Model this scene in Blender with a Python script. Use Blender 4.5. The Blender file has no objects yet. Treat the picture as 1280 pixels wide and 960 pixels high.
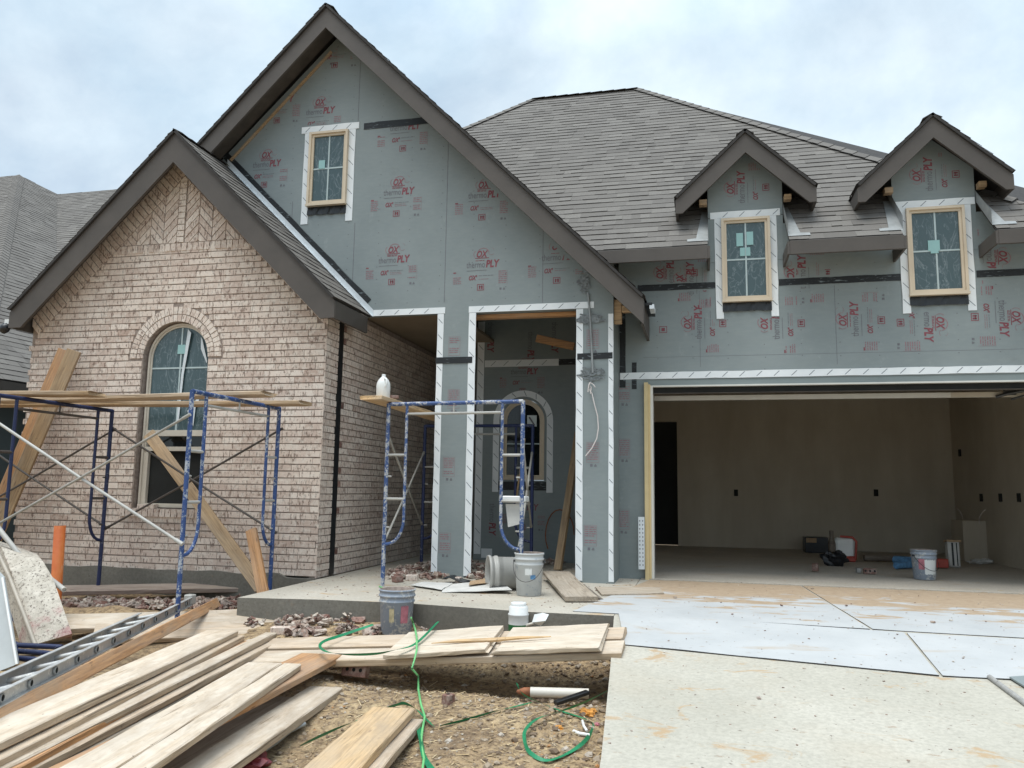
import bpy, math, random
from mathutils import Vector, Matrix, noise
from mathutils.geometry import tessellate_polygon
random.seed(7)
R = math.radians
scene = bpy.context.scene
COL = scene.collection
V3 = Vector

# ------------------------------------------------------------------ camera geometry (survey of the place)
FPX, PIT, YAW, ROL, ZC = 1000., R(7.5), R(-13.39), R(.852), 1.0
_f = V3((math.sin(YAW)*math.cos(PIT), math.cos(YAW)*math.cos(PIT), math.sin(PIT)))
_r = V3((math.cos(YAW), -math.sin(YAW), 0)); _u = _r.cross(_f)
CR = math.cos(ROL)*_r + math.sin(ROL)*_u
CU = -math.sin(ROL)*_r + math.cos(ROL)*_u
CAM = V3((0, 0, ZC))
def ray(x, y): return FPX*_f + (x-640)*CR - (y-480)*CU
def onZ(x, y, z=0.): d = ray(x, y); return CAM + d*((z-ZC)/d.z)
def onY(x, y, Y): d = ray(x, y); return CAM + d*(Y/d.y)
def onX(x, y, X): d = ray(x, y); return CAM + d*(X/d.x)
# the yard falls gently to the street
GZ0, GK, GY0 = -.26, .075, 6.7
def gz(y): return GZ0 + GK*(max(y, -1.) - GY0) if y < GY0 else GZ0
def onG(x, y, h=0.):
    d = ray(x, y); t = (GZ0+h-GK*GY0-ZC)/(d.z-GK*d.y); p = CAM+d*t
    return p if p.y < GY0 else onZ(x, y, GZ0+h)
def dz(y): return -.08*(6.65-y) if y < 6.65 else 0.
def onD(x, y, h=0.):
    d = ray(x, y); t = (h-.08*6.65-ZC)/(d.z-.08*d.y); p = CAM+d*t
    return p if p.y < 6.65 else onZ(x, y, h)

# ------------------------------------------------------------------ materials
MATS = {}
class NT:
    def __init__(s, name, rough=.7):
        s.m = bpy.data.materials.new(name); s.m.use_nodes = True
        s.t = s.m.node_tree; s.n = s.t.nodes; s.l = s.t.links
        s.b = s.n['Principled BSDF']; s.b.inputs['Roughness'].default_value = rough
        s.co = s.n.new('ShaderNodeTexCoord'); MATS[name] = s.m
    def _in(s, sock, v):
        if isinstance(v, bpy.types.NodeSocket): s.l.new(v, sock)
        elif isinstance(v, (tuple, list)) and len(v) == 3 and sock.type == 'RGBA': sock.default_value = (*v, 1)
        else: sock.default_value = v
    def vec(s, scale=(1, 1, 1), rot=(0, 0, 0), src='Object'):
        mp = s.n.new('ShaderNodeMapping'); s.l.new(s.co.outputs[src], mp.inputs[0])
        mp.inputs['Scale'].default_value = scale; mp.inputs['Rotation'].default_value = rot
        return mp.outputs[0]
    def noise(s, sc=5, det=4, rough=.55, vec=None, dist=0.):
        t = s.n.new('ShaderNodeTexNoise'); s._in(t.inputs['Vector'], vec or s.co.outputs['Object'])
        t.inputs['Scale'].default_value = sc; t.inputs['Detail'].default_value = det
        t.inputs['Roughness'].default_value = rough; t.inputs['Distortion'].default_value = dist
        return t.outputs['Fac']
    def vor(s, sc=5, vec=None, feat='F1'):
        t = s.n.new('ShaderNodeTexVoronoi'); s._in(t.inputs['Vector'], vec or s.co.outputs['Object'])
        t.inputs['Scale'].default_value = sc; t.feature = feat
        return t.outputs['Distance']
    def wave(s, sc=5, dist=2, vec=None, dirn='X', dsc=1.5):
        t = s.n.new('ShaderNodeTexWave'); s._in(t.inputs['Vector'], vec or s.co.outputs['Object'])
        t.bands_direction = dirn; t.inputs['Scale'].default_value = sc; t.inputs['Distortion'].default_value = dist
        t.inputs['Detail'].default_value = 3; t.inputs['Detail Scale'].default_value = dsc
        return t.outputs['Fac']
    def ramp(s, fac, *stops):
        t = s.n.new('ShaderNodeValToRGB'); s._in(t.inputs[0], fac)
        e = t.color_ramp.elements
        while len(e) < len(stops): e.new(.5)
        for el, (p, c) in zip(e, stops):
            el.position = p; el.color = (*c, 1) if isinstance(c, tuple) else (c, c, c, 1)
        return t.outputs[0]
    def mix(s, fac, a, b, mode='MIX'):
        t = s.n.new('ShaderNodeMix'); t.data_type = 'RGBA'; t.blend_type = mode
        s._in(t.inputs[0], fac); s._in(t.inputs[6], a); s._in(t.inputs[7], b)
        return t.outputs[2]
    def math(s, op, a, b=0.):
        t = s.n.new('ShaderNodeMath'); t.operation = op; s._in(t.inputs[0], a); s._in(t.inputs[1], b)
        return t.outputs[0]
    def attr(s, name='tint'):
        t = s.n.new('ShaderNodeAttribute'); t.attribute_name = name; return t.outputs['Fac']
    def sep(s, axis):
        t = s.n.new('ShaderNodeSeparateXYZ'); s.l.new(s.co.outputs['Object'], t.inputs[0]); return t.outputs[axis]
    def col(s, c): s._in(s.b.inputs['Base Color'], c); return s
    def bump(s, h, st=.3, d=.01):
        t = s.n.new('ShaderNodeBump'); t.inputs['Strength'].default_value = st; t.inputs['Distance'].default_value = d
        s.l.new(h, t.inputs['Height']); s.l.new(t.outputs[0], s.b.inputs['Normal']); return s
    def set(s, **k):
        for a, v in k.items(): s._in(s.b.inputs[a.replace('_', ' ')], v)
        return s
def simple(name, c, rough=.7, var=.25, sc=6, metal=0., bump=0.):
    m = NT(name, rough); n = m.noise(sc, 6, .6)
    d = tuple(x*(1-var) for x in c); e = tuple(min(1, x*(1+var)) for x in c)
    m.col(m.ramp(n, (.3, d), (.7, e))); m.b.inputs['Metallic'].default_value = metal
    if bump: m.bump(n, bump, .01)
    return m.m

def brick_mat(name, stops, smear=.55):
    m = NT(name, .85)
    base = m.ramp(m.attr(), *stops)
    big = m.noise(3.0, 3); base = m.mix(m.ramp(big, (.42, .0), (.75, .30)), base, (.40, .28, .235))
    st = m.noise(30, 5, .65, m.vec((1.6, 1.6, .55)))          # dark fire flecks, taller than wide
    base = m.mix(m.ramp(st, (.53, 0.), (.62, .8)), base, (.13, .075, .055))
    mo = m.noise(17, 6, .72); base = m.mix(m.ramp(mo, (.48, 0.), (.62, smear)), base, (.74, .68, .60))
    m.col(base); m.bump(m.noise(60, 6, .7), .5, .006)
    return m.m
brick_mat('brick', ((0., (.54, .43, .36)), (.5, (.64, .53, .45)), (.93, (.74, .64, .555)), (1., (.46, .34, .275))))
brick_mat('raw_brick', ((0., (.10, .045, .035)), (.6, (.17, .08, .06)), (1., (.26, .14, .11))), .25)
brick_mat('chip_brick', ((0., (.12, .065, .05)), (.35, (.24, .155, .115)), (.6, (.36, .29, .23)), (1., (.52, .46, .39))), .5)
m = NT('mortar', .95); n = m.noise(20, 6, .7); m.col(m.ramp(n, (.3, (.20, .155, .13)), (.7, (.40, .33, .285)))); m.bump(n, .6, .01)

m = NT('sheathing', .55)
n = m.noise(1.3, 4); fine = m.noise(9, 5, .6, m.vec((1, 1, 4)))
c = m.ramp(n, (.3, (.195, .228, .230)), (.7, (.238, .272, .273)))
c = m.mix(m.ramp(fine, (.4, 0.), (.75, .22)), c, (.30, .33, .31)); sc_ = m.noise(5, 7, .75, m.vec((1, 1, .7))); c = m.mix(m.ramp(sc_, (.60, 0.), (.72, .4)), c, (.33, .36, .35)); sc2 = m.noise(3, 6, .7); c = m.mix(m.ramp(sc2, (.62, 0.), (.75, .3)), c, (.15, .165, .16)); m.col(c); m.bump(m.noise(1.6, 3), .35, .03)
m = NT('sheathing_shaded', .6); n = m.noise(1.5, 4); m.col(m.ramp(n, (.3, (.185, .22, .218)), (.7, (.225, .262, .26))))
simple('print_red', (.215, .055, .07), .6, .25, 40)
simple('print_grey', (.14, .14, .155), .6, .2, 40)
simple('print_pink', (.26, .155, .17), .6, .2, 40)
m = NT('tape_white', .35); n = m.noise(4, 4); m.col(m.ramp(n, (.3, (.70, .73, .74)), (.7, (.80, .82, .82)))); m.bump(m.noise(7, 4, .6, None, 1.), .12, .02)
simple('tape_mark', (.16, .19, .21), .5, .1)
m = NT('tape_black', .55); n = m.noise(6, 4, .6, m.vec((1.3, 1.3, 5)), 1.5)
m.col(m.ramp(n, (.56, (.008, .010, .012)), (.62, (.02, .025, .028)), (.68, (.16, .19, .20)))); m.bump(n, .3, .01)
simple('flap_black', (.012, .013, .014), .35, .3, 9, 0., .4)
simple('fascia_paint', (.074, .063, .054), .6, .14, 3)
simple('fascia_side', (.064, .055, .047), .65, .15, 3)
simple('soffit_wood', (.075, .063, .052), .8, .25, 6)
m = NT('shingle', .95)
c = m.ramp(m.attr(), (0., (.118, .109, .099)), (.5, (.155, .144, .131)), (1., (.205, .192, .174)))
g = m.noise(55, 5, .7); c = m.mix(m.ramp(g, (.35, .5), (.65, 0.)), c, (.10, .09, .08))
bg = m.noise(.9, 4); c = m.mix(m.ramp(bg, (.4, 0.), (.75, .35)), c, (.19, .175, .155)); m.col(c); m.bump(g, .5, .006)
simple('roof_edge', (.035, .032, .03), .9, .3, 20)
simple('metal_white', (.66, .70, .72), .4, .1, 5, .2)
simple('metal_grey', (.27, .285, .285), .5, .2, 8, .2)
simple('vinyl', (.60, .50, .37), .45, .08, 3)
simple('jamb_primed', (.60, .47, .25), .6, .1, 4)
simple('vinyl_pale', (.55, .50, .42), .45, .08, 3)
m = NT('glass', .06)
w = m.noise(1.7, 4, .55, m.vec((2.2, 2.2, .9)), 2.0); w2 = m.noise(2.6, 3, .5, m.vec((2.5, 2.5, .7)), 2.5)
ridge = m.math('ABSOLUTE', m.math('SUBTRACT', w, .5)); film = m.ramp(ridge, (0., .30), (.010, .06), (.03, 0.))
ridge2 = m.math('ABSOLUTE', m.math('SUBTRACT', w2, .47)); film2 = m.ramp(ridge2, (0., .20), (.010, .03), (.03, 0.))
fl = m.math('ADD', film, film2)
m.col(m.mix(fl, (.045, .078, .085), (.40, .46, .48))); m.set(Roughness=m.ramp(m.noise(3, 3), (.3, .08), (.8, .30)))
m.set(Specular_IOR_Level=.6)
simple('glass_clear', (.010, .013, .014), .07, .2)
simple('film', (.62, .66, .68), .35, .1, 8)
simple('muntin', (.42, .50, .50), .5, .05)
simple('sticker_mint', (.27, .46, .45), .6, .05)
simple('sticker_white', (.62, .68, .68), .6, .05)
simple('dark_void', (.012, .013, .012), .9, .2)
m = NT('drywall', .9); n = m.noise(1.1, 4, .6, m.vec((2.4, 1, .5))); n2 = m.noise(2.5, 6, .65)
c = m.ramp(n, (.3, (.45, .395, .31)), (.7, (.54, .485, .395))); c = m.mix(m.ramp(n2, (.45, 0.), (.75, .35)), c, (.39, .335, .26)); m.col(c)
simple('ceiling_board', (.25, .195, .135), .9, .12, 2)
simple('garage_panel', (.62, .61, .56), .5, .05)
simple('door_paint', (.20, .195, .18), .6, .1)
simple('steel_dark', (.06, .06, .06), .4, .2, 10, .6)

def wood(name, a, b, knot, white=0., rough=.8):
    m = NT(name, rough)
    v = m.vec((1.1, 16, 16)); g = m.noise(3.2, 6, .6, v, .6); fineg = m.noise(9, 5, .65, m.vec((.35, 8, 8)), .3)
    oi = m.n.new('ShaderNodeObjectInfo')
    c = m.ramp(g, (.28, b), (.62, a))
    c = m.mix(m.ramp(fineg, (.38, .55), (.52, 0.)), c, tuple(x*.55 for x in b))
    k = m.vor(2.6, m.vec((1.3, 5, 5))); c = m.mix(m.ramp(k, (.05, .8), (.14, 0.)), c, knot)
    if white:
        nz_ = m.n.new('ShaderNodeSeparateXYZ'); m.l.new(m.co.outputs['Normal'], nz_.inputs[0])
        upf = m.ramp(nz_.outputs[2], (.45, .22), (.75, 1.))
        sm = m.noise(3.5, 8, .68, m.vec((.8, 3.0, 3.0))); c = m.mix(m.math('MULTIPLY', upf, m.ramp(sm, (.34, white*.25), (.60, white))), c, (.63, .555, .46))
        sp = m.noise(30, 4, .65); c = m.mix(m.ramp(sp, (.65, 0.), (.71, .6)), c, (.10, .075, .055))
        bl = m.noise(1.8, 6, .7, m.vec((1, 2, 2))); c = m.mix(m.ramp(bl, (.50, 0.), (.72, .45)), c, tuple(x*.75 for x in a))
        md = m.noise(1.3, 9, .72, m.vec((1, 1.6, 1.6)), .5); c = m.mix(m.ramp(md, (.53, 0.), (.66, .55)), c, (.33, .245, .165))
        gy = m.noise(.9, 5, .6, m.vec((1, 2.5, 2.5))); c = m.mix(m.ramp(gy, (.45, 0.), (.7, .35)), c, (.40, .365, .32))
        ck = m.noise(5, 3, .5, m.vec((.22, 9, 9)), .2); c = m.mix(m.ramp(ck, (.30, .7), (.335, 0.)), c, tuple(x*.35 for x in b))
    hv = m.n.new('ShaderNodeHueSaturation'); m.l.new(c, hv.inputs['Color'])
    m.l.new(m.math('ADD', .92, m.math('MULTIPLY', oi.outputs['Random'], .18)), hv.inputs['Value']); c0 = hv.outputs[0]
    m.col(hv.outputs[0]); m.bump(fineg, .4, .006)
    return m.m
wood('wood_pale', (.50, .365, .235), (.34, .235, .145), (.16, .09, .05), .55)
wood('wood_white', (.50, .375, .245), (.33, .23, .14), (.14, .09, .06), .85)
wood('wood_orange', (.52, .27, .11), (.34, .16, .06), (.12, .05, .02), .12)
wood('wood_tan', (.44, .30, .165), (.29, .18, .09), (.12, .06, .03), .1)
wood('wood_new', (.62, .42, .215), (.48, .31, .15), (.20, .10, .05), .2)
wood('wood_grey', (.38, .315, .24), (.22, .17, .12), (.08, .06, .045), .3)
wood('wood_red', (.28, .20, .16), (.18, .12, .095), (.08, .05, .04), .35)
wood('wood_dark', (.17, .135, .105), (.09, .07, .055), (.04, .03, .02), .15)
wood('plywood', (.50, .40, .29), (.36, .28, .19), (.25, .18, .12), .8)

def concrete(name, a, b, sand=.0, spots=.5, dark=.0):
    m = NT(name, .9)
    n = m.noise(1.2, 6, .6); f = m.noise(38, 5, .7)
    c = m.ramp(n, (.3, a), (.7, b)); c = m.mix(m.ramp(f, (.35, .45), (.62, 0.)), c, tuple(x*.62 for x in a))
    if sand:
        s = m.noise(2.2, 9, .68, m.vec((1, 1.7, 1)), .8); c = m.mix(m.ramp(s, (.585, 0.), (.64, sand)), c, (.40, .275, .155)); s4 = m.noise(.9, 4, .6, m.vec((1, 1.5, 1))); c = m.mix(m.ramp(s4, (.5, 0.), (.75, .25)), c, (.42, .34, .24))
    sp = m.noise(9, 6, .7, m.vec((1, 2.0, 1))); c = m.mix(m.ramp(sp, (.63, 0.), (.70, spots)), c, (.23, .14, .08))
    sp2 = m.noise(26, 3, .6); c = m.mix(m.ramp(sp2, (.67, 0.), (.72, .7)), c, (.10, .075, .06))
    m.col(c); m.bump(f, .25, .006)
    return m
concrete('driveway_concrete', (.41, .385, .32), (.50, .47, .40), .85, .6)
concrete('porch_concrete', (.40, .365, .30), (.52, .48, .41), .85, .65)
concrete('garage_concrete', (.40, .36, .30), (.52, .47, .40), .6, .4)
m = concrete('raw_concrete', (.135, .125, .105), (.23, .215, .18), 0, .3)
m = concrete('block_concrete', (.26, .255, .24), (.36, .35, .33), 0, .2)

def sheet_mat(name, sandy):
    m = NT(name, .7)
    n = m.noise(2, 5); c = m.ramp(n, (.3, (.40, .41, .41)), (.7, (.48, .485, .48)))
    s = m.noise(1.5, 9, .66, m.vec((.75, 2.4, 1)), .9)
    if sandy:  # sand trodden out of the garage, thickest by the sill
        y = m.sep(1); t = m.math('MULTIPLY', m.math('ADD', y, .10), .13)
        s = m.math('ADD', s, t)
        c = m.mix(m.ramp(s, (.465, 0.), (.505, .95)), c, m.ramp(m.noise(12, 5, .7), (.3, (.33, .235, .15)), (.7, (.43, .325, .22))))
    else:
        c = m.mix(m.ramp(s, (.56, 0.), (.64, .6)), c, (.40, .32, .235))
    sp = m.noise(11, 6, .7, m.vec((1, 2, 1))); c = m.mix(m.ramp(sp, (.63, 0.), (.70, .6)), c, (.27, .19, .12))
    sp2 = m.noise(24, 3, .6); c = m.mix(m.ramp(sp2, (.68, 0.), (.73, .5)), c, (.10, .08, .065))
    m.col(c); m.bump(m.noise(1.6, 5, .5, None, .8), .4, .03)
sheet_mat('sheet_clean', False); sheet_mat('sheet_sandy', True)

m = NT('dirt', .95)
n = m.noise(1.7, 10, .70); f = m.noise(22, 9, .76); s = m.vor(42)
c = m.ramp(n, (.30, (.21, .14, .08)), (.50, (.39, .275, .155)), (.70, (.54, .405, .235)))
c = m.mix(m.ramp(f, (.38, .85), (.56, 0.)), c, (.085, .055, .035)); c = m.mix(m.ramp(f, (.60, 0.), (.74, .6)), c, (.50, .42, .31))
c = m.mix(m.ramp(s, (.10, .35), (.3, 0.)), c, (.42, .36, .29)); m.col(c); m.bump(f, .9, .02)
m = NT('pebble', .85); c = m.ramp(m.attr(), (0., (.09, .06, .04)), (.35, (.22, .16, .105)), (.65, (.33, .265, .195)), (.88, (.44, .39, .33)), (1., (.46, .23, .09))); m.col(c)
m = NT('straw', .9); c = m.ramp(m.attr(), (0., (.20, .13, .07)), (.5, (.42, .30, .16)), (1., (.60, .48, .30))); m.col(c)

def painted(name, blue, splat, amt):
    m = NT(name, .5)
    n = m.math('ADD', m.math('MULTIPLY', m.noise(7, 10, .78), .6), m.math('MULTIPLY', m.noise(40, 6, .7), .4)); n2 = m.noise(4, 4)
    c = m.mix(m.ramp(n2, (.4, 0.), (.7, .5)), blue, tuple(x*.5 for x in blue))
    c = m.mix(m.ramp(n, (amt, 0.), (amt+.035, .85)), c, splat); m.col(c); m.bump(n, .3, .004); return m
painted('scaffold_blue', (.028, .070, .215), (.45, .48, .50), .53)
painted('scaffold_navy', (.012, .022, .080), (.24, .25, .27), .575)
painted('scaffold_white', (.42, .41, .38), (.12, .15, .28), .64)
painted('scaffold_mix', (.040, .085, .225), (.50, .50, .48), .50)
painted('brace_steel', (.36, .345, .31), (.18, .13, .10), .60)
painted('brace_dark', (.085, .07, .06), (.25, .22, .19), .64)
painted('bucket_grey', (.27, .31, .37), (.50, .50, .48), .52)
painted('bucket_white', (.50, .51, .50), (.24, .28, .34), .56)
painted('pail_grey', (.40, .39, .36), (.28, .26, .23), .56)
painted('aluminium', (.46, .46, .45), (.60, .59, .55), .54).set(Metallic=.35)
painted('mortar_pan', (.44, .39, .32), (.15, .11, .09), .60)
m = NT('mortar_crust', .95)
n = m.noise(9, 6, .7); c = m.ramp(n, (.3, (.38, .34, .28)), (.7, (.62, .57, .49)))
sp = m.noise(42, 6, .75); c = m.mix(m.ramp(sp, (.54, 0.), (.61, .85)), c, (.085, .065, .055))
rd = m.noise(2.3, 5, .65); c = m.mix(m.ramp(rd, (.58, 0.), (.68, .7)), c, (.27, .07, .085)); m.col(c); m.bump(n, .8, .02)
m = NT('orange_pipe', .55); n = m.noise(3, 5, .6, m.vec((2, 2, .8)))
c = m.ramp(n, (.38, (.68, .155, .035)), (.55, (.74, .23, .06)), (.70, (.62, .50, .40))); m.col(c)
simple('pvc', (.60, .56, .49), .5, .12, 5)
simple('white_panel', (.52, .56, .57), .5, .12, 3)
simple('strap_green', (.012, .20, .085), .4, .25, 7)
simple('hose_green', (.15, .46, .17), .5, .15, 7)
simple('bottle_white', (.70, .71, .69), .35, .06, 6)
simple('liquid_green', (.012, .13, .04), .3, .1)
simple('plastic_black', (.010, .011, .013), .35, .3, 8, 0., .5)
simple('paper_white', (.56, .55, .52), .8, .15, 4)
simple('cardboard', (.40, .275, .165), .85, .15, 5)
simple('red_label', (.42, .15, .18), .6, .35, 16)
simple('yellow_label', (.45, .38, .23), .6, .35, 16)
simple('red_paint', (.38, .06, .04), .5, .3, 8)
simple('blue_label', (.10, .24, .42), .6, .4, 18)
simple('rust', (.27, .10, .045), .8, .4, 20)
simple('peel_orange', (.55, .25, .05), .7, .3, 14)
simple('oilskin_red', (.15, .022, .028), .5, .3, 8)
simple('wire_white', (.66, .60, .57), .5, .05)
simple('mastic', (.17, .19, .20), .6, .5, 40, 0., .8)
simple('neighbour_wall', (.075, .095, .10), .7, .1, 2)
simple('lawn', (.085, .10, .045), .95, .35, 3)
simple('asphalt', (.05, .05, .05), .9, .2, 14)

# ------------------------------------------------------------------ mesh builder
class MB:
    def __init__(s): s.v = []; s.f = []; s.mi = []; s.t = []; s.sm = []
    def face(s, pts, m=0, t=.5, smooth=False):
        i = len(s.v); s.v += [tuple(p) for p in pts]; s.f.append(tuple(range(i, i+len(pts)))); s.mi.append(m); s.t.append(t); s.sm.append(smooth)
    def idx(s, vs, fs, m=0, t=.5, smooth=False):
        i = len(s.v); s.v += [tuple(p) for p in vs]
        for f in fs: s.f.append(tuple(i+k for k in f)); s.mi.append(m); s.t.append(t); s.sm.append(smooth)
    def box(s, lo, hi, m=0, t=.5, M=None):
        x0, y0, z0 = lo; x1, y1, z1 = hi
        vs = [V3(p) for p in ((x0,y0,z0),(x1,y0,z0),(x1,y1,z0),(x0,y1,z0),(x0,y0,z1),(x1,y0,z1),(x1,y1,z1),(x0,y1,z1))]
        if M: vs = [M @ p for p in vs]
        s.idx(vs, ((0,3,2,1),(4,5,6,7),(0,1,5,4),(1,2,6,5),(2,3,7,6),(3,0,4,7)), m, t)
    def cbox(s, lo, hi, b=.004, m=0, t=.5, M=None, jit=0.):
        # box with chamfered edges
        x0, y0, z0 = lo; x1, y1, z1 = hi
        pts = {}; vs = []
        def add(key, p):
            pts[key] = len(vs); q = V3(p)
            if jit: q += V3((random.uniform(-jit, jit), random.uniform(-jit, jit), random.uniform(-jit, jit)))
            vs.append(q)
        X = (x0, x1); Y = (y0, y1); Z = (z0, z1)
        for i in (0, 1):
            for j in (0, 1):
                for k in (0, 1):
                    sx, sy, sz = (1, -1)[i], (1, -1)[j], (1, -1)[k]
                    add((i,j,k,0), (X[i], Y[j]+sy*b, Z[k]+sz*b)); add((i,j,k,1), (X[i]+sx*b, Y[j], Z[k]+sz*b)); add((i,j,k,2), (X[i]+sx*b, Y[j]+sy*b, Z[k]))
        P = lambda *k: pts[k]
        fs = []
        for a in (0, 1):
            fs.append([P(a,0,0,0), P(a,0,1,0), P(a,1,1,0), P(a,1,0,0)])
            fs.append([P(0,a,0,1), P(1,a,0,1), P(1,a,1,1), P(0,a,1,1)])
            fs.append([P(0,0,a,2), P(0,1,a,2), P(1,1,a,2), P(1,0,a,2)])
        for a in (0, 1):
            for c in (0, 1):
                fs.append([P(a,c,0,0), P(a,c,1,0), P(a,c,1,1), P(a,c,0,1)])
                fs.append([P(a,0,c,0), P(a,1,c,0), P(a,1,c,2), P(a,0,c,2)])
                fs.append([P(0,a,c,1), P(1,a,c,1), P(1,a,c,2), P(0,a,c,2)])
        for i in (0, 1):
            for j in (0, 1):
                for k in (0, 1): fs.append([P(i,j,k,0), P(i,j,k,1), P(i,j,k,2)])
        cen = sum(vs, V3())/len(vs); out = []
        for f in fs:
            n = (vs[f[1]]-vs[f[0]]).cross(vs[f[2]]-vs[f[0]])
            out.append(f if n.dot(sum((vs[q] for q in f), V3())/len(f)-cen) > 0 else f[::-1])
        if M: vs = [M @ p for p in vs]
        s.idx(vs, out, m, t)
    def tube(s, pts, r, n=8, m=0, caps=True, t=.5, smooth=True):
        pts = [V3(p) for p in pts]; rs = r if isinstance(r, (list, tuple)) else [r]*len(pts)
        up = V3((0, 0, 1)); rings = []; prev = None
        for i, p in enumerate(pts):
            d = (pts[min(i+1, len(pts)-1)] - pts[max(i-1, 0)]).normalized()
            a = prev - d*prev.dot(d) if prev is not None else (up.cross(d) if abs(d.z) < .95 else V3((1, 0, 0)).cross(d))
            if a.length < 1e-5: a = V3((0, 1, 0)).cross(d)
            a.normalize(); prev = a; b = d.cross(a)
            rings.append([p + rs[i]*(math.cos(k*2*math.pi/n)*a + math.sin(k*2*math.pi/n)*b) for k in range(n)])
        vs = [q for rg in rings for q in rg]
        fs = [(i*n+k, i*n+(k+1) % n, (i+1)*n+(k+1) % n, (i+1)*n+k) for i in range(len(pts)-1) for k in range(n)]
        s.idx(vs, fs, m, t, smooth)
        if caps: s.face(rings[0][::-1], m, t); s.face(rings[-1], m, t)
    def lathe(s, prof, M=None, n=28, m=0, t=.5, smooth=True):
        M = M or Matrix(); vs = []
        for r, z in prof: vs += [M @ V3((r*math.cos(k*2*math.pi/n), r*math.sin(k*2*math.pi/n), z)) for k in range(n)]
        mm = m if isinstance(m, (list, tuple)) else [m]*(len(prof)-1)
        base = len(s.v); s.v += [tuple(p) for p in vs]
        for i in range(len(prof)-1):
            for k in range(n):
                s.f.append((base+i*n+k, base+i*n+(k+1) % n, base+(i+1)*n+(k+1) % n, base+(i+1)*n+k)); s.mi.append(mm[i]); s.t.append(t); s.sm.append(smooth)
    def prism(s, outer, holes, mp, d0, d1, m=0, t=.5, ms=None):
        # 2-D outline (with holes) taken through mp(u, v, depth); d0 front, d1 back
        ms = m if ms is None else ms
        loops = [outer]+list(holes); flat = [p for l in loops for p in l]
        tris = tessellate_polygon([[V3((p[0], p[1], 0)) for p in l] for l in loops])
        F = [mp(p[0], p[1], d0) for p in flat]; B = [mp(p[0], p[1], d1) for p in flat]
        s.idx(F, tris, m, t); s.idx(B, [tr[::-1] for tr in tris], ms, t)
        for l in loops:
            for i in range(len(l)):
                a, b = l[i], l[(i+1) % len(l)]
                s.face([mp(*a, d0), mp(*b, d0), mp(*b, d1), mp(*a, d1)], ms, t)
    def build(s, name, mats, parent=None, origin=None, fix=True):
        org = V3(origin) if origin is not None else (V3(parent['_o']) if parent is not None else V3())
        me = bpy.data.meshes.new(name)
        me.from_pydata([tuple(V3(p)-org) for p in s.v], [], s.f)
        for mm in (mats if isinstance(mats, (list, tuple)) else [mats]): me.materials.append(MATS[mm])
        me.polygons.foreach_set('material_index', s.mi); me.polygons.foreach_set('use_smooth', s.sm)
        at = me.attributes.new('tint', 'FLOAT', 'FACE'); at.data.foreach_set('value', s.t)
        me.validate(); me.update()
        o = bpy.data.objects.new(name, me); COL.objects.link(o)
        if parent is not None: o.parent = parent
        else: o.location = org
        o['_o'] = tuple(org)
        return o
def tag(o, label, cat, group=None, kind=None):
    if label: o['label'] = label
    if cat: o['category'] = cat
    if group: o['group'] = group
    if kind: o['kind'] = kind
    return o
def empty(name, loc, label, cat, group=None):
    o = bpy.data.objects.new(name, None); COL.objects.link(o); o.location = loc; o.empty_display_size = .1; o['_o'] = tuple(loc)
    return tag(o, label, cat, group)
def structure(o): o['kind'] = 'structure'; return o

mXZ = lambda Y: (lambda u, v, d: V3((u, Y+d, v)))        # front faces look along -Y; d grows into the house
mYZ = lambda X: (lambda u, v, d: V3((X-d, u, v)))        # faces look along +X
mXY = lambda Z: (lambda u, v, d: V3((u, v, Z-d)))

def clip(poly, a, b, c):
    out = []
    for i in range(len(poly)):
        p, q = poly[i], poly[(i+1) % len(poly)]
        dp, dq = a*p[0]+b*p[1]-c, a*q[0]+b*q[1]-c
        if dp <= 0: out.append(p)
        if (dp < 0 < dq) or (dq < 0 < dp):
            k = dp/(dp-dq); out.append((p[0]+(q[0]-p[0])*k, p[1]+(q[1]-p[1])*k))
    return out
def area(p): return abs(sum(p[i][0]*p[(i+1) % len(p)][1]-p[(i+1) % len(p)][0]*p[i][1] for i in range(len(p))))/2
def clip_convex(poly, conv):
    n = len(conv); s = sum(conv[i][0]*conv[(i+1) % n][1]-conv[(i+1) % n][0]*conv[i][1] for i in range(n))
    for i in range(n):
        p, q = conv[i], conv[(i+1) % n]; ex, ey = q[0]-p[0], q[1]-p[1]
        if s < 0: ex, ey = -ex, -ey
        poly = clip(poly, ey, -ex, ey*p[0]-ex*p[1])
        if len(poly) < 3: return []
    return poly

# ------------------------------------------------------------------ the setting: ground, slabs, driveway
def axis(dense0, dense1, step, lo, hi):
    a = []; x = dense0
    while x < dense1: a.append(x); x += step
    a.append(dense1); s = step
    l = dense0
    while l > lo: s *= 1.35; l -= s; a.insert(0, l)
    s = step; h = dense1
    while h < hi: s *= 1.35; h += s; a.append(h)
    return a
xs = axis(-6.6, -.3, .045, -90, 90); ys = axis(2.9, 8.3, .045, -60, 140)
def smooth(a, b, x):
    k = min(1, max(0, (x-a)/(b-a))); return k*k*(3-2*k)
def ground_h(x, y):
    z = gz(y)
    if x > 5: z = max(z, dz(y)-.06)
    n = noise.fractal(V3((x*1.3, y*1.3, 0)), .9, 2.2, 5)*.035 + noise.fractal(V3((x*9, y*9, 3)), .8, 2.1, 3)*.010
    # hollow under the bridge of boards, a little bank against the slab
    z -= .085*smooth(5.25, 5.70, y)*(1-smooth(6.0, 6.3, y))*smooth(-3.3, -2.3, x)*(1 if x < -.3 else 0)
    z += .10*math.exp(-((y-6.75)/.22)**2)*(.75+.5*noise.noise(V3((x*2.1, 0, 8)))) if x < -.6 else 0
    w = 1. if -8 < x < 6 and -1 < y < 9 else .3
    return z+n*w
gm = MB(); nx = len(xs)
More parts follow.
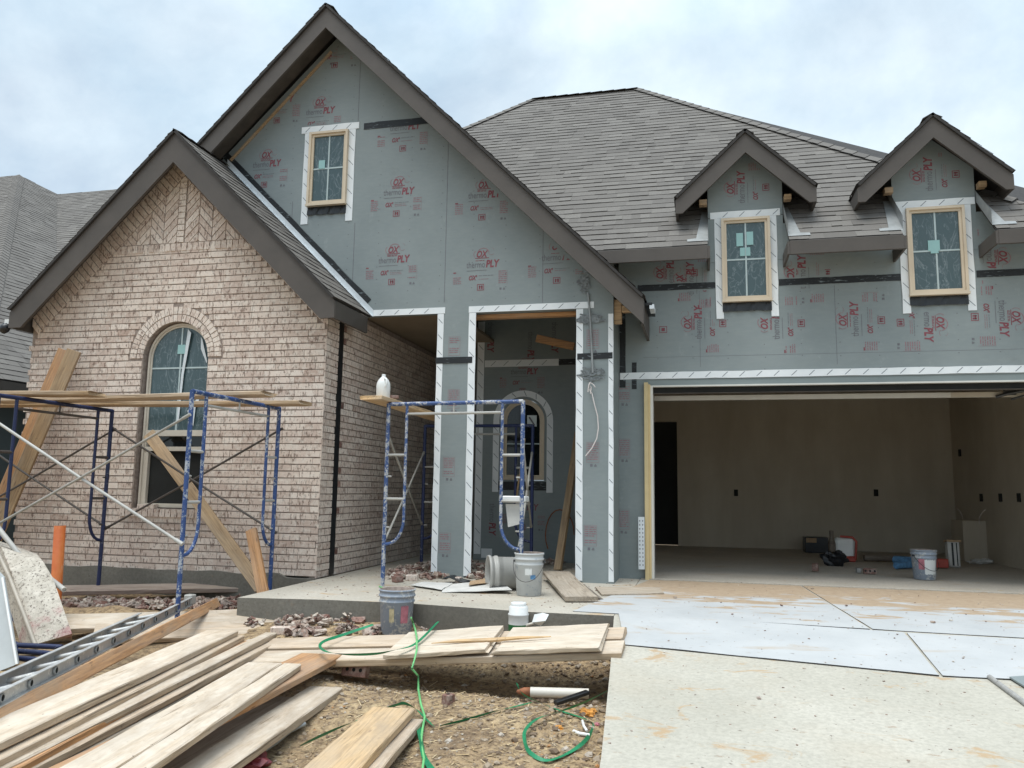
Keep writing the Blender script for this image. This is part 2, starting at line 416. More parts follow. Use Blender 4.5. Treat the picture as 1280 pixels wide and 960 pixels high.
gm.idx([(x, y, ground_h(x, y)) for y in ys for x in xs], [(j*nx+i, j*nx+i+1, (j+1)*nx+i+1, (j+1)*nx+i) for j in range(len(ys)-1) for i in range(nx-1)], 0, .5, True)
structure(gm.build('ground', ['dirt']))

# stones and straw over the dug yard, nobody could count them
pb = MB()
def pebble(x, y, z, s, t):
    vs = [V3(q)*s for q in ((1,0,0),(-1,0,0),(0,1,0),(0,-1,0),(0,0,1),(0,0,-1))]
    rz = Matrix.Rotation(random.uniform(0, 6.3), 3, 'Z') @ Matrix.Rotation(random.uniform(-.6, .6), 3, 'X')
    k = V3((random.uniform(.7, 1.3), random.uniform(.7, 1.3), random.uniform(.45, .8)))
    vs = [rz @ V3((q.x*k.x*random.uniform(.8, 1.2), q.y*k.y*random.uniform(.8, 1.2), q.z*k.z)) + V3((x, y, z)) for q in vs]
    # a blunter stone than a bare octahedron: add the eight face centres pushed out
    F = ((0,2,4),(2,1,4),(1,3,4),(3,0,4),(2,0,5),(1,2,5),(3,1,5),(0,3,5)); vv = list(vs); ff = []
    c0 = V3((x, y, z))
    for f in F:
        c = (vs[f[0]]+vs[f[1]]+vs[f[2]])/3; c = c0+(c-c0)*1.45; vv.append(c); k = len(vv)-1
        ff += [(f[0], f[1], k), (f[1], f[2], k), (f[2], f[0], k)]
    pb.idx(vv, ff, 0, t)
for i in range(7500):
    y = 2.9+3.9*random.random()**.8; x = random.uniform(-3.6, -.5)
    dens = noise.noise(V3((x*1.1, y*1.1, 5)))
    edge = math.exp(-((x+.75)/.45)**2)
    if random.random() > .40+.5*dens+.8*edge: continue
    s = random.choice((.005, .007, .009, .012, .016))*random.uniform(.7, 1.4)
    if random.random() < .03+.05*edge: s = random.uniform(.018, .032)
    t = random.betavariate(2, 2)*.9
    if random.random() < .015: t = 1.
    pebble(x, y, ground_h(x, y)+s*.15, s, t)
o = tag(pb.build('gravel', ['pebble']), 'small stones scattered over the dug dirt yard', 'gravel', None, 'stuff')
st = MB()
for i in range(4200):
    y = random.uniform(2.9, 6.7); x = random.uniform(-3.8, -.5)
    if noise.noise(V3((x*.9, y*.9, 11))) < -.12 and random.random() < .75: continue
    z = ground_h(x, y)+.004; a = random.uniform(0, 6.3); L = random.uniform(.008, .045); w = random.uniform(.0015, .004)
    d = V3((math.cos(a), math.sin(a), random.uniform(-.15, .3)))*L; p = V3((-math.sin(a), math.cos(a), .2))*w; c = V3((x, y, z))
    st.face([c-d-p, c+d-p, c+d+p, c-d+p], 0, random.random()); 
tag(st.build('wood_shavings', ['straw']), 'pale wood shavings and straw strewn on the dirt', 'wood shavings', None, 'stuff')

# porch slab
sl = MB()
front = [onZ(*q) for q in ((297,747),(400,749.5),(500,753.5),(580,759),(664,765),(767,770.5))]
outl = [(-4.09, 8.6), (front[0].x, front[0].y)]+[(p.x, p.y) for p in front[1:-1]]+[(-.715, 6.66), (-.715, 9.44), (-.68, 12.6), (-4.09, 12.6)]
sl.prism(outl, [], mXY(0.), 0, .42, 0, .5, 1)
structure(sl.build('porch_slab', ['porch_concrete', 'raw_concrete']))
dv = MB()
eL = [(-.710, 9.45), (-.710, 6.65), (onD(761,860).x, onD(761,860).y), (onD(750,960).x, onD(750,960).y), (-.30, 1.0), (-.1, -6)]
ysd = [9.45, 6.65, 5.2, 3.9, 2.4, 1.0, -2., -6]
def lx(y):
    for (x0, y0), (x1, y1) in zip(eL, eL[1:]):
        if y1 <= y <= y0: return x0+(x1-x0)*(y0-y)/(y0-y1)
    return eL[-1][0]
for y0, y1 in zip(ysd, ysd[1:]):
    a = [V3((lx(y0), y0, dz(y0))), V3((5.2, y0, dz(y0))), V3((5.2, y1, dz(y1))), V3((lx(y1), y1, dz(y1)))]
    dv.face([a[3], a[2], a[1], a[0]]); k = V3((0, 0, -.42))
    dv.face([a[0], a[0]+k, a[3]+k, a[3]]); dv.face([a[1], a[2], a[2]+k, a[1]+k])
structure(dv.build('driveway', ['driveway_concrete']))
fl = MB()
fl.box((-1.05, 9.452, -.4), (4.4, 15.7, -.004), 0); fl.box((-.70, 9.455, -.002), (4.3, 9.52, .012), 0)
structure(fl.build('garage_floor', ['garage_concrete']))
rd = MB(); rd.box((-60, -16, -1.2), (60, -6, gz(-6)-.02), 0)
structure(rd.build('street', ['asphalt']))

# ------------------------------------------------------------------ THE HOUSE
YB, YC, YG = 8.2, 8.9, 9.5
house = empty('house', (-2.0, 9.0, 0), 'half built brick and grey sheathed house with an open two car garage', 'house')

BL, BH, MJ = .245, .0645, .012
def brick(mb, poly, mp, proud=None, m=0, t=None, back=.014):
    if len(poly) < 3 or area(poly) < .0004: return
    d = -(random.uniform(.0, .004) if proud is None else proud); t = random.random() if t is None else t
    f = [mp(*p, d) for p in poly]
    if sum(poly[i][0]*poly[(i+1) % len(poly)][1]-poly[(i+1) % len(poly)][0]*poly[i][1] for i in range(len(poly))) < 0: f = f[::-1]; poly = poly[::-1]
    mb.face(f, m, t)
    for i in range(len(poly)):
        a, b = poly[i], poly[(i+1) % len(poly)]
        mb.face([mp(*a, d), mp(*a, back), mp(*b, back), mp(*b, d)], m, t)
def rect(u0, u1, v0, v1): return [(u0, v0), (u1, v0), (u1, v1), (u0, v1)]
def course(mb, z, ivals, mp, conv=None, jit=.0):
    off = random.choice((0., .5))*(BL+MJ)+random.uniform(-.03, .03)
    for a, b in ivals:
        HJ = .0045; n = math.floor((a-off)/(BL+HJ)); u = off+n*(BL+HJ)
        while u < b:
            u0, u1 = max(u, a), min(u+BL+random.uniform(-.004, .003), b)
            if u1-u0 > .025:
                dzz = random.uniform(-.0015, .0015)
                p = rect(u0, u1, z+dzz, z+BH+dzz+random.uniform(-.002, .002))
                if conv: p = clip_convex(p, conv)
                brick(mb, p, mp)
            u += BL+HJ
# --- front brick wall with the arched window opening
WX, WR, WS, WB = -6.07, .44, 2.49, .72
AX, AZ, RS = -6.10, 5.10, .99          # gable point and slope of the brick
arch = [(WX+WR*math.cos(a), WS+WR*math.sin(a)) for a in [math.pi*k/28 for k in range(29)]]
hole = [(WX-WR, WB), (WX+WR, WB)]+arch
bw = MB(); mp = mXZ(YB)
outer = [(-8.13, .02), (-4.12, .02), (-4.12, AZ-RS*(-4.12-AX)), (AX, AZ), (-8.13, AZ-RS*(AX+8.13))]
bw.prism(outer, [hole], mp, .010, .11, 1)
BANDV = .36                             # vertical size of the rake border
half = lambda z, zt: (zt-z)/RS
z = .025
while z < 3.80:
    zm = z+BH/2; h = min(half(zm, AZ-BANDV), 2.06)
    l, r = AX-h, AX+h
    l = max(l, -8.15+(.045 if int(z/.0765) % 2 and z < 2.9 else random.uniform(-.012, .012))); r = min(r, -4.12)
    iv = [(l, r)]
    def cut(a, b):
        out = []
        for p, q in iv:
            if b <= p or a >= q: out.append((p, q)); continue
            if p < a: out.append((p, a-MJ))
            if q > b: out.append((b+MJ, q))
        return out
    if .60 < zm < WB: iv = cut(-6.64, -5.53)
    elif WB <= zm < WS: iv = cut(WX-WR, WX+WR)
    elif WS <= zm < WS+.63: iv = cut(WX-math.sqrt(.63**2-(zm-WS)**2), WX+math.sqrt(.63**2-(zm-WS)**2))
    course(bw, z, iv, mp); z += BH+MJ
# rowlock course and herringbone triangle above it
tri = [(AX-half(3.70, AZ-BANDV), 3.70), (AX+half(3.70, AZ-BANDV), 3.70), (AX, AZ-BANDV)]
u = AX-1.2
while u < AX+1.2:
    brick(bw, clip_convex(rect(u, u+.066, 3.80, 3.895), tri), mp, random.uniform(.002, .012)); u += .0765
zz = 3.905
while zz < AZ-BANDV-.06:
    brick(bw, clip_convex(rect(AX-.052, AX+.038, zz, zz+.066), tri), mp, .012, 0, .85); zz += .0765
CW = .185
for side in (-1, 1):
    half_t = [(AX-.062, 3.905), (AX-.062, AZ-BANDV+.05), (AX-1.1, 3.905)] if side < 0 else [(AX+.048, 3.905), (AX+1.1, 3.905), (AX+.048, AZ-BANDV+.05)]
    for c in range(6):
        x0 = (AX+.048+c*CW) if side > 0 else (AX-.062-(c+1)*CW)
        s = 1 if c % 2 == 0 else -1
        for k in range(-4, 16):
            zb = 3.85+k*.108
            p = [(x0+.005, zb if s > 0 else zb+CW), (x0+CW-.005, zb+CW if s > 0 else zb), (x0+CW-.005, (zb+CW if s > 0 else zb)+.093), (x0+.005, (zb if s > 0 else zb+CW)+.093)]
            q = clip_convex(clip_convex(p, half_t), tri) if len(p) > 2 else []
            brick(bw, q, mp)
# rake border: bricks standing square to the slope
L = math.sqrt(1+RS*RS); pv = BANDV/L
for side in (-1, 1):
    ex, ez = side*1/L, -RS/L; nxp, nzp = -side*RS/L*1., -1/L   # along and inward
    k = 0
    while k*.0765 < 2.95:
        a = k*.0765
        p = [(AX+ex*(a+j)+nxp*w, AZ+ez*(a+j)+nzp*w) for j, w in ((0, 0.), (.066, 0.), (.066, pv-.012), (0, pv-.012))]
        p = clip(p, side*-1., 0, -side*AX) ; p = clip(p, 1, 0, -4.12); p = clip(p, -1, 0, 8.14) if len(p) > 2 else []
        if len(p) > 2: brick(bw, p, mp, random.uniform(.0, .006))
        k += 1
# double ring of headers round the arch, and the sill
for r0, r1, n in ((WR, WR+.082, 26), (WR+.092, WR+.178, 30)):
    for k in range(n):
        a0, a1 = math.pi*(k+.07)/n, math.pi*(k+.93)/n
        p = [(WX+r*math.cos(a), WS+r*math.sin(a)) for r, a in ((r0, a1), (r0, a0), (r1, a0), (r1, a1))]
        brick(bw, p, mp, random.uniform(.002, .008), 0, random.choice((.3, .9, .8, .7)))
u = -6.64
while u < -5.56:
    brick(bw, rect(u, u+.066, .625, .712), mp, .035, 0, None, .10); u += .0765
brick(bw, rect(-6.42, -6.20, .716, .765), mp, .02, 0, .8, .06)
# reveal of the opening in brick
bo = bw.build('brick_wall', ['brick', 'mortar'], house)
# --- return wall on the porch side
rw = MB(); mp = mYZ(-4.12)
rw.prism([(8.212, 0), (8.515, 0), (8.515, 3.12), (8.212, 3.12)], [], mp, .010, .09, 1)
rw.prism([(8.64, 0), (12.4, 0), (12.4, 3.12), (8.64, 3.12)], [], mp, .010, .09, 1)
z = .005; i = 0
while z < 3.05:
    course(rw, z, [(8.202, 8.513)], mp)
    e = 8.585 if i % 2 else 8.615
    if i % 2: brick(rw, rect(8.642, 8.71, z, z+BH), mp, .003, 2 if random.random() < .45 else 0, random.random()); course(rw, z, [(8.72, 12.35)], mp)
    else: course(rw, z, [(8.642, 12.35)], mp)
    z += BH+MJ; i += 1
rw.build('brick_wall', ['brick', 'mortar', 'raw_brick'], house)
jt = MB(); jt.box((-4.20, 8.517, .02), (-4.118, 8.638, 3.0), 0); jt.build('joint_strip', ['flap_black'], house)
# plain body of the wing behind its bricks
wb = MB()
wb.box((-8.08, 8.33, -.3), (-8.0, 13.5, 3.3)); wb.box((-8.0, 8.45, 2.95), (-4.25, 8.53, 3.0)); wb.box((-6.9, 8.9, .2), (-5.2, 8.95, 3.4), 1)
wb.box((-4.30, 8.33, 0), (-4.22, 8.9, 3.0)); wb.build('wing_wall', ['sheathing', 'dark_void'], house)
fd = MB(); n = 46; top = []
for k in range(n+1):
    x = -8.1+(3.98)*k/n; top.append((x, .035+.022*noise.noise(V3((x*2.7, 0, 4)))+(.0 if x < -4.5 else -.03)))
fd.prism([(-4.12, -.45), *top[::-1], (-8.1, -.45)], [], mXZ(8.165), 0, .15, 0)
fd.build('foundation', ['raw_concrete'], house)

# --- printed sheathing marks
_TX = {}
def text_mesh(body, bold=0., shear=0.):
    k = (body, bold, shear)
    if k in _TX: return _TX[k]
    cu = bpy.data.curves.new('txt', 'FONT'); cu.body = body; cu.size = 1; cu.shear = shear; cu.offset = bold; cu.resolution_u = 3
    o = bpy.data.objects.new('txt', cu); COL.objects.link(o)
    dg = bpy.context.evaluated_depsgraph_get(); dg.update(); me = o.evaluated_get(dg).to_mesh()
    vs = [v.co.copy() for v in me.vertices]; fs = [tuple(p.vertices) for p in me.polygons]
    w = max((v.x for v in vs), default=0)
    o.evaluated_get(dg).to_mesh_clear(); bpy.data.objects.remove(o); bpy.data.curves.remove(cu)
    _TX[k] = (vs, fs, w); return _TX[k]
class Print:
    """ink on one wall plane: mp(u, v, depth), local frame at (cu, cv) turned by rot"""
    def __init__(s, mp, polys=None): s.mb = MB(); s.mp = mp; s.keep = polys
    def at(s, cu, cv, rot=0., sc=1.): s.o = (cu, cv); s.c, s.s, s.k = math.cos(rot), math.sin(rot), sc; return s
    def p(s, x, y): x *= s.k; y *= s.k; return (s.o[0]+x*s.c-y*s.s, s.o[1]+x*s.s+y*s.c)
    def ok(s, u, v): return s.keep is None or any(clip_test((u, v), q) for q in s.keep)
    def poly(s, pts, m):
        q = [s.p(*a) for a in pts]
        if all(s.ok(*a) for a in q): s.mb.face([s.mp(*a, -.0022) for a in q], m)
    def text(s, x, y, size, body, m, bold=0., shear=0., width=None):
        vs, fs, w = text_mesh(body, bold, shear); kx = width/w if width else size
        q = [s.p(x+v.x*kx, y+v.y*size) for v in vs]; good = [s.ok(*a) for a in q]
        fs = [f for f in fs if all(good[i] for i in f)]
        s.mb.idx([s.mp(*a, -.0024) for a in q], fs, m)
    def bar(s, x0, y0, x1, y1, m): s.poly([(x0, y0), (x1, y0), (x1, y1), (x0, y1)], m)
    def para(s, x, y, w, lines, m, h=.012, gap=.026):
        for i in range(lines):
            if random.random() < .12: continue
            x0 = x
            while x0 < x+w*random.uniform(.8, 1.):
                l = random.uniform(.018, .06); s.bar(x0, y-i*gap, min(x0+l, x+w), y-i*gap+h, m); x0 += l+.008
    def box(s, x, y, w, h, th, m):
        s.bar(x, y, x+w, y+th, m); s.bar(x, y+h-th, x+w, y+h, m); s.bar(x, y+th, x+th, y+h-th, m); s.bar(x+w-th, y+th, x+w, y+h-th, m)
    def ox(s, x, y, sc=1.):
        s.text(x, y, .135*sc, 'OX', 0, .034, .28, .185*sc)
        for a0, a1, cx, cy, r in ((.2, 2.7, x+.11*sc, y+.045*sc, .085*sc), (3.6, 5.6, x+.235*sc, y+.075*sc, .045*sc), (2.2, 3.9, x+.03*sc, y+.045*sc, .06*sc), (.0, 1.6, x+.24*sc, y+.10*sc, .03*sc)):
            for k in range(6):
                b0, b1 = a0+(a1-a0)*k/6, a0+(a1-a0)*(k+1)/6
                s.poly([(cx+r*math.cos(b0), cy+r*math.sin(b0)), (cx+r*math.cos(b1), cy+r*math.sin(b1)), (cx+r*1.13*math.cos(b1), cy+r*1.13*math.sin(b1)), (cx+r*1.13*math.cos(b0), cy+r*1.13*math.sin(b0))], 2)
        s.bar(x-.012*sc, y-.020*sc, x+.20*sc, y-.010*sc, 0); s.para(x-.005*sc, y-.040*sc, .17*sc, 2, 0, .008*sc, .016*sc)
    def brand(s, x, y, sc=1.):
        s.text(x, y, .125*sc, 'thermo', 1, .002, 0., .255*sc); s.text(x+.265*sc, y, .135*sc, 'PLY', 0, .036, .16, .19*sc)
    def icons(s, x, y):
        s.bar(x, y, x+.028, y+.03, 1); s.bar(x+.045, y, x+.075, y+.012, 1); s.poly([(x+.048, y+.014), (x+.074, y+.014), (x+.061, y+.032)], 1)
    def stamp(s, top=True, left=True, right=True, sc=1.):
        s.k = .9
        if top: s.ox(-.09, .17, .9)
        s.brand(-.22, .03); s.bar(-.215, -.012, .06, -.006, 1)
        if left: s.para(-.40, -.05, .11, 6, 2); s.bar(-.40, -.035, -.36, -.02, 0)
        s.text(-.19, -.135, .085, "OX'", 0, .034, .25, .12); s.para(-.05, -.085, .20, 1, 1, .006); s.para(-.05, -.11, .17, 2, 2, .006, .022)
        if right:
            s.para(.22, -.04, .11, 7, 2); s.icons(.235, -.285); s.bar(.335, -.22, .338, -.02, 2)
        s.box(-.07, -.28, .095, .085, .008, 0); s.bar(-.045, -.262, -.027, -.215, 0); s.bar(-.015, -.262, .006, -.215, 0); s.bar(-.045, -.235, .006, -.228, 0)
    def label(s, w=.15):
        s.para(-w/2, .10, w, 8, 2, .011, .024); s.box(-w/2-.01, -.10, w+.02, .225, .003, 2); s.icons(-w/2+.03, -.145)
    def build(s, parent): return s.mb.build('lettering', ['print_red', 'print_grey', 'print_pink'], parent)
def clip_test(p, conv):
    n = len(conv); sg = 0
    for i in range(n):
        a, b = conv[i], conv[(i+1) % n]; c = (b[0]-a[0])*(p[1]-a[1])-(b[1]-a[1])*(p[0]-a[0])
        if abs(c) < 1e-9: continue
        if sg == 0: sg = 1 if c > 0 else -1
        elif (c > 0) != (sg > 0): return False
    return True

def tape(mb, a, b, w, mp, marks=True, d=-.006, ripple=.0):
    """self-adhesive flashing from a to b, width w to its left, printed with slanted dashes"""
    (x0, y0), (x1, y1) = a, b; L = math.hypot(x1-x0, y1-y0); ux, uy = (x1-x0)/L, (y1-y0)/L; vx, vy = -uy, ux
    n = max(2, int(L/.18)); P = lambda s, t, e=0.: mp(x0+ux*s+vx*t, y0+uy*s+vy*t, d-e)
    rp = [(random.uniform(-1, 1)*ripple, random.uniform(-1, 1)*ripple) for _ in range(n+1)]
    for k in range(n):
        s0, s1 = L*k/n, L*(k+1)/n
        mb.face([P(s0, rp[k][0]), P(s1, rp[k+1][0]), P(s1, w+rp[k+1][1]), P(s0, w+rp[k][1])], 0)
    q = [P(0, 0), P(L, 0), P(L, w), P(0, w)]; z = [mp(x0, y0, 0), mp(x0+ux*L, y0+uy*L, 0), mp(x0+ux*L+vx*w, y0+uy*L+vy*w, 0), mp(x0+vx*w, y0+vy*w, 0)]
    for i in range(4): mb.face([q[i], z[i], z[(i+1) % 4], q[(i+1) % 4]], 0)
    if marks:
        s = random.uniform(.03, .15)
        while s < L-.08:
            t0, t1 = w*.16, w*.86; dx = w*.75
            mb.face([P(s, t0, .0016), P(s+.010, t0, .0016), P(s+dx+.010, t1, .0016), P(s+dx, t1, .0016)], 1); s += .19

def T(parent, black, mp, *pieces):
    for pc_ in pieces:
        m_ = MB(); a, b, w, *rest = pc_; kw = dict(zip(('d', 'ripple'), rest))
        tape(m_, a, b, w, mp, not black, **kw); m_.build('flashing_tape', ['tape_black'] if black else ['tape_white', 'tape_mark'], parent)
# --- gable wall and its two columns
gw = MB(); mp = mXZ(YC)
O1 = [(-4.12, 0), (-3.035, 0), (-3.035, 3.08), (-4.12, 3.08)]
GA = 6.80; GX = -4.48
outer = [(-8.2, GA-(GX+8.2)*-1*-1 if False else GA-(8.2+GX)), (-8.2, 3.15), (-4.12, 3.15), (-4.12, 3.08), (-3.035, 3.08), (-3.035, 0), (-2.645, 0), (-2.645, 3.07), (-1.37, 3.07), (-1.37, 0), (-.95, 0), (-.95, GA-(-.95-GX)), (GX, GA)]
outer[0] = (-8.2, 3.2)
gw.prism(outer, [], mp, 0, .14, 0, .5, 1)
# joints between the sheets
for x, z0, z1 in ((-4.175, 5.60, 6.45), (-4.16, 3.3, 4.26), (-2.965, 3.2, 5.28), (-1.77, 3.15, 4.08), (-5.03, 3.95, 4.6)):
    gw.box((x-.003, YC-.0018, z0), (x+.003, YC+.002, z1), 2)
def fasteners(mb, x0, x1, z0, z1, Y, ok, m):
    x = x0
    while x < x1:
        z = z0
        while z < z1:
            u = x+random.uniform(-.006, .006); v = z+random.uniform(-.012, .012)
            if ok(u, v): mb.face([(u-.006, Y, v-.0045), (u+.006, Y, v-.0045), (u+.006, Y, v+.0045), (u-.006, Y, v+.0045)], m)
            z += .15
        x += .406
fasteners(gw, -7.9, -.96, 3.22, 6.6, YC-.0016, lambda u, v: v < GA-.15-abs(u-GX), 2)
fasteners(gw, -2.99, -.96, .1, 3.1, YC-.0016, lambda u, v: -3.0 < u < -2.66 or u > -1.35, 2)
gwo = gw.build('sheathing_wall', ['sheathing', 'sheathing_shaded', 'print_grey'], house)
wn = [[(-8.2, 3.2), (-.95, 3.2), (GX, GA-.1)]]
exW = [(-5.0, -4.05, 4.22, 5.62)]
pr = Print(mp, None)
def gable_ok(u, v): return v < GA-.12-abs(u-GX) and not (-4.99 < u < -4.07 and 4.25 < v < 5.6) and v > 3.16 and not (u < -4.1 and v < 5.23-(u+5.95)*.98)
pr.ok = gable_ok
for px_, py_, kw in ((333,211,{}), (400,145,dict(left=False)), (349,131,dict(top=False)), (498,246,{}), (605,250,{}), (702,248,dict(right=False)), (492,331,{}), (603,337,{}), (698,328,{}), (506,165,dict(top=False)), (400,250,dict(top=False)), (421,62,dict(top=False)), (602,166,dict(top=False)), (395,60,{})):
    p = onY(px_, py_, YC); pr.at(p.x, p.z, random.uniform(-.01, .01)).stamp(**kw)
pr.build(gwo)
pr = Print(mp)
for px_, py_ in ((568,434),(567,500),(561,585),(556,680),(741,425),(741,567),(738,671)):
    p = onY(px_, py_, YC); pr.at(p.x, p.z).label(.12)
pr.build(gwo)
T(gwo, 0, mp, ((-4.03, 3.065), (-2.95, 3.065), .075), ((-2.965, .02), (-2.965, 3.06), .075, -.006, .003), ((-2.565, .02), (-2.565, 3.06), .085, -.006, .003),
  ((-2.655, 3.063), (-1.17, 3.063), .075, -.008), ((-1.295, .02), (-1.295, 3.055), .078, -.006, .003), ((-.952, .02), (-.952, 2.99), .055, -.006, .003))
a, b = onY(268, 187, YC), onY(457, 382, YC)
T(gwo, 1, mp, ((-3.05, 2.46), (-2.60, 2.46), .075, -.010), ((-1.36, 2.47), (-.96, 2.475), .07, -.010), ((-4.09, 5.475), (-3.10, 5.475), .085, -.005, .006), ((a.x, a.z), (b.x, b.z), .10, -.005, .008))

# --- garage wall
sg = MB(); mp = mXZ(YG)
sg.prism([(-.95, 0), (-.645, 0), (-.645, 2.31), (4.22, 2.31), (4.22, 0), (4.45, 0), (4.45, 4.13), (-.95, 4.13)], [], mp, 0, .14, 0, .5, 1)
sg.box((-.955, 9.04, 0), (-.95, 9.5, 3.1), 1)
sg.box((-.66, 9.499, 2.575), (4.4, 9.501, 2.578), 2)
for x in (.0, 1.5): sg.box((x-.002, 9.498, 2.45), (x+.002, 9.50, 3.36), 2)
fasteners(sg, -.9, 4.4, 2.4, 3.7, YG-.0016, lambda u, v: True, 2)
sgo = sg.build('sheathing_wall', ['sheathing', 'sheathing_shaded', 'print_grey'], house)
pr = Print(mp)
pr.ok = lambda u, v: v > 2.40 and not (.14 < u < .94 and v > 3.02) and not (2.14 < u < 3.0 and v > 3.02) and v < 3.95 and not (3.37 < v < 3.47)
for px_, py_, r in ((880,405,90), (977,405,90), (1076,401,90), (1152,407,-90), (1246,400,-90), (1330,397,-90), (870,350,90), (1230,325,-90), (1010,342,90), (845,342,90)):
    p = onY(px_, py_, YG); pr.at(p.x, p.z+.02, R(r)+random.uniform(-.01, .01)).stamp()
p = onY(829,412,YG); pr.at(p.x, p.z).box(-.045, -.04, .09, .08, .007, 0); pr.bar(-.02, -.02, .02, .02, 0)
pr.build(sgo)
pr = Print(mp)
for px_, py_ in ((780,492),(780,562),(779,651)):
    p = onY(px_, py_, YG); pr.at(p.x, p.z).label(.12)
pr.build(sgo)
T(sgo, 0, mp, ((-.935, 2.318), (4.40, 2.322), .08, -.008, .003))
T(sgo, 1, mp, ((-.72, 3.385), (.20, 3.385), .075, -.005, .004), ((.90, 3.385), (2.21, 3.385), .075, -.005, .004), ((2.97, 3.385), (4.4, 3.385), .075, -.005, .004), ((-.87, 2.22), (-.87, 3.15), .07, -.004, .004), ((-.74, 2.20), (-.74, 2.52), .055, -.004, .004))
# frame of the garage opening
jf = MB()
jf.box((-.650, 9.43, 0), (-.605, 9.62, 2.27), 5); jf.box((-.606, 9.465, 0), (-.580, 9.60, 2.25), 5); jf.box((-.581, 9.485, 0), (-.552, 9.66, 2.235), 1)
jf.box((-.645, 9.505, 2.24), (4.22, 9.64, 2.308), 2); jf.box((-.60, 9.49, 2.222), (4.22, 9.60, 2.240), 1); jf.box((-.55, 9.56, 2.155), (4.2, 9.62, 2.222), 3); jf.box((-.55, 9.55, 2.148), (4.2, 9.63, 2.156), 4)
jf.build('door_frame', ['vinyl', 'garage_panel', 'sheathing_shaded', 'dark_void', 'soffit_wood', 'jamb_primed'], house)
gd = MB(); gd.box((-.56, 9.90, 2.108), (3.55, 9.96, 2.162), 0); gd.box((-.56, 9.96, 2.15), (3.55, 10.06, 2.165), 0); gd.box((-.56, 9.885, 2.105), (2.75, 9.898, 2.16), 0); gd.box((2.75, 9.885, 2.105), (3.55, 9.898, 2.16), 2)
gdo = gd.build('garage_door', ['garage_panel', 'door_paint', 'drywall'], house)
hb = MB(); hb.tube([(3.2, 9.86, 2.10), (3.3, 9.84, 2.13), (3.6, 9.80, 2.19)], .02, 6); hb.tube([(3.35, 9.86, 2.07), (3.5, 9.84, 2.12), (3.65, 9.84, 2.2)], .012, 6); hb.box((3.28, 9.84, 2.12), (3.40, 9.87, 2.19)); hb.build('hinge', ['steel_dark'], gdo)
# garage interior
gi = MB()
gi.prism([(-1.0, 0), (-.92, 0), (-.92, 2.325), (-.455, 2.325), (-.455, 0), (4.30, 0), (4.30, 2.75), (-1.0, 2.75)], [], mXZ(15.5), 0, .1, 0)
gi.box((-1.03, 9.66, 0), (-1.0, 15.6, 2.75), 0); gi.box((4.28, 9.66, 0), (4.32, 15.6, 2.75), 0); gi.box((-1.0, 9.66, 2.75), (4.32, 15.6, 2.8), 0)
gi.box((-1.0, 15.75, 0), (-.3, 15.8, 2.4), 1)
gi.build('interior_wall', ['drywall', 'dark_void'], house)
ob = MB()
for px_, py_ in ((920,616), (1095,616)):
    p = onY(px_, py_, 15.49); ob = MB(); ob.box((p.x-.035, 15.47, p.z-.06), (p.x+.035, 15.499, p.z+.06), 0); ob.build('socket_box', ['dark_void'], house)
for px_, py_ in ((1227,622), (1251,622), (1274,622), (1200,566)):
    p = onX(px_, py_, 4.275); ob = MB(); ob.box((4.26, p.y-.05, p.z-.06), (4.279, p.y+.05, p.z+.06), 0); ob.build('socket_box', ['dark_void'], house)
ub = MB(); a = onX(1223, 652, 4.28); ub.box((3.95, a.y-.35, 0), (4.279, a.y+.25, .62), 0); ub.build('utility_box', ['drywall'], house)

# --- porch interior
pi = MB(); mp = mXZ(11.2)
ARX, ARR = -2.495, .315
ah = [(ARX-ARR, 1.13), (ARX+ARR, 1.13)]+[(ARX+ARR*math.cos(math.pi*k/20), 1.98+ARR*math.sin(math.pi*k/20)) for k in range(21)]
pi.prism([(-3.2, 0), (-1.0, 0), (-1.0, 3.7), (-3.2, 3.7)], [ah], mp, 0, .1, 0)
pi.box((-1.06, 9.06, 0), (-1.0, 11.2, 3.7), 0); pi.box((-3.2, 11.3, 0), (-3.12, 12.3, 3.1), 0)
pio = pi.build('sheathing_wall', ['sheathing'], house)
pr = Print(mp)
for px_, py_ in ((655,470), (655,640)):
    p = onY(px_, py_, 11.2); pr.at(p.x, p.z).stamp(top=py_ < 500)
for px_, py_ in ((610,413), (690,413), (660,425), (612,640)):
    p = onY(px_, py_, 11.2); pr.at(p.x, p.z, R(-90)).brand(-.12, 0)
pr.ok = lambda u, v: True
pr.build(pio)
T(pio, 0, mp, ((-3.09, .08), (-3.09, 3.45), .10), ((-3.08, 2.77), (-1.98, 2.77), .10), ((-3.08, .03), (-2.92, .03), .13)); tp = MB()
ri, ro = ARR+.035, ARR+.125; k = 22
for i in range(k):
    a0, a1 = math.pi*i/k, math.pi*(i+1)/k
    tp.face([mp(ARX+ri*math.cos(a0), 1.98+ri*math.sin(a0), -.007), mp(ARX+ro*math.cos(a0), 1.98+ro*math.sin(a0), -.007), mp(ARX+ro*math.cos(a1), 1.98+ro*math.sin(a1), -.007), mp(ARX+ri*math.cos(a1), 1.98+ri*math.sin(a1), -.007)], 0)
    if i % 3 == 1:
        b0, b1 = a0, a0+.1
        tp.face([mp(ARX+(ri+.01)*math.cos(b0), 1.98+(ri+.01)*math.sin(b0), -.009), mp(ARX+(ri+.01)*math.cos(b0+.025), 1.98+(ri+.01)*math.sin(b0+.025), -.009), mp(ARX+(ro-.01)*math.cos(b1+.025), 1.98+(ro-.01)*math.sin(b1+.025), -.009), mp(ARX+(ro-.01)*math.cos(b1), 1.98+(ro-.01)*math.sin(b1), -.009)], 1)
tape(tp, (ARX+ro, .96), (ARX+ro, 1.98), .09, mp); tape(tp, (ARX-ri, .96), (ARX-ri, 1.98), .09, mp)
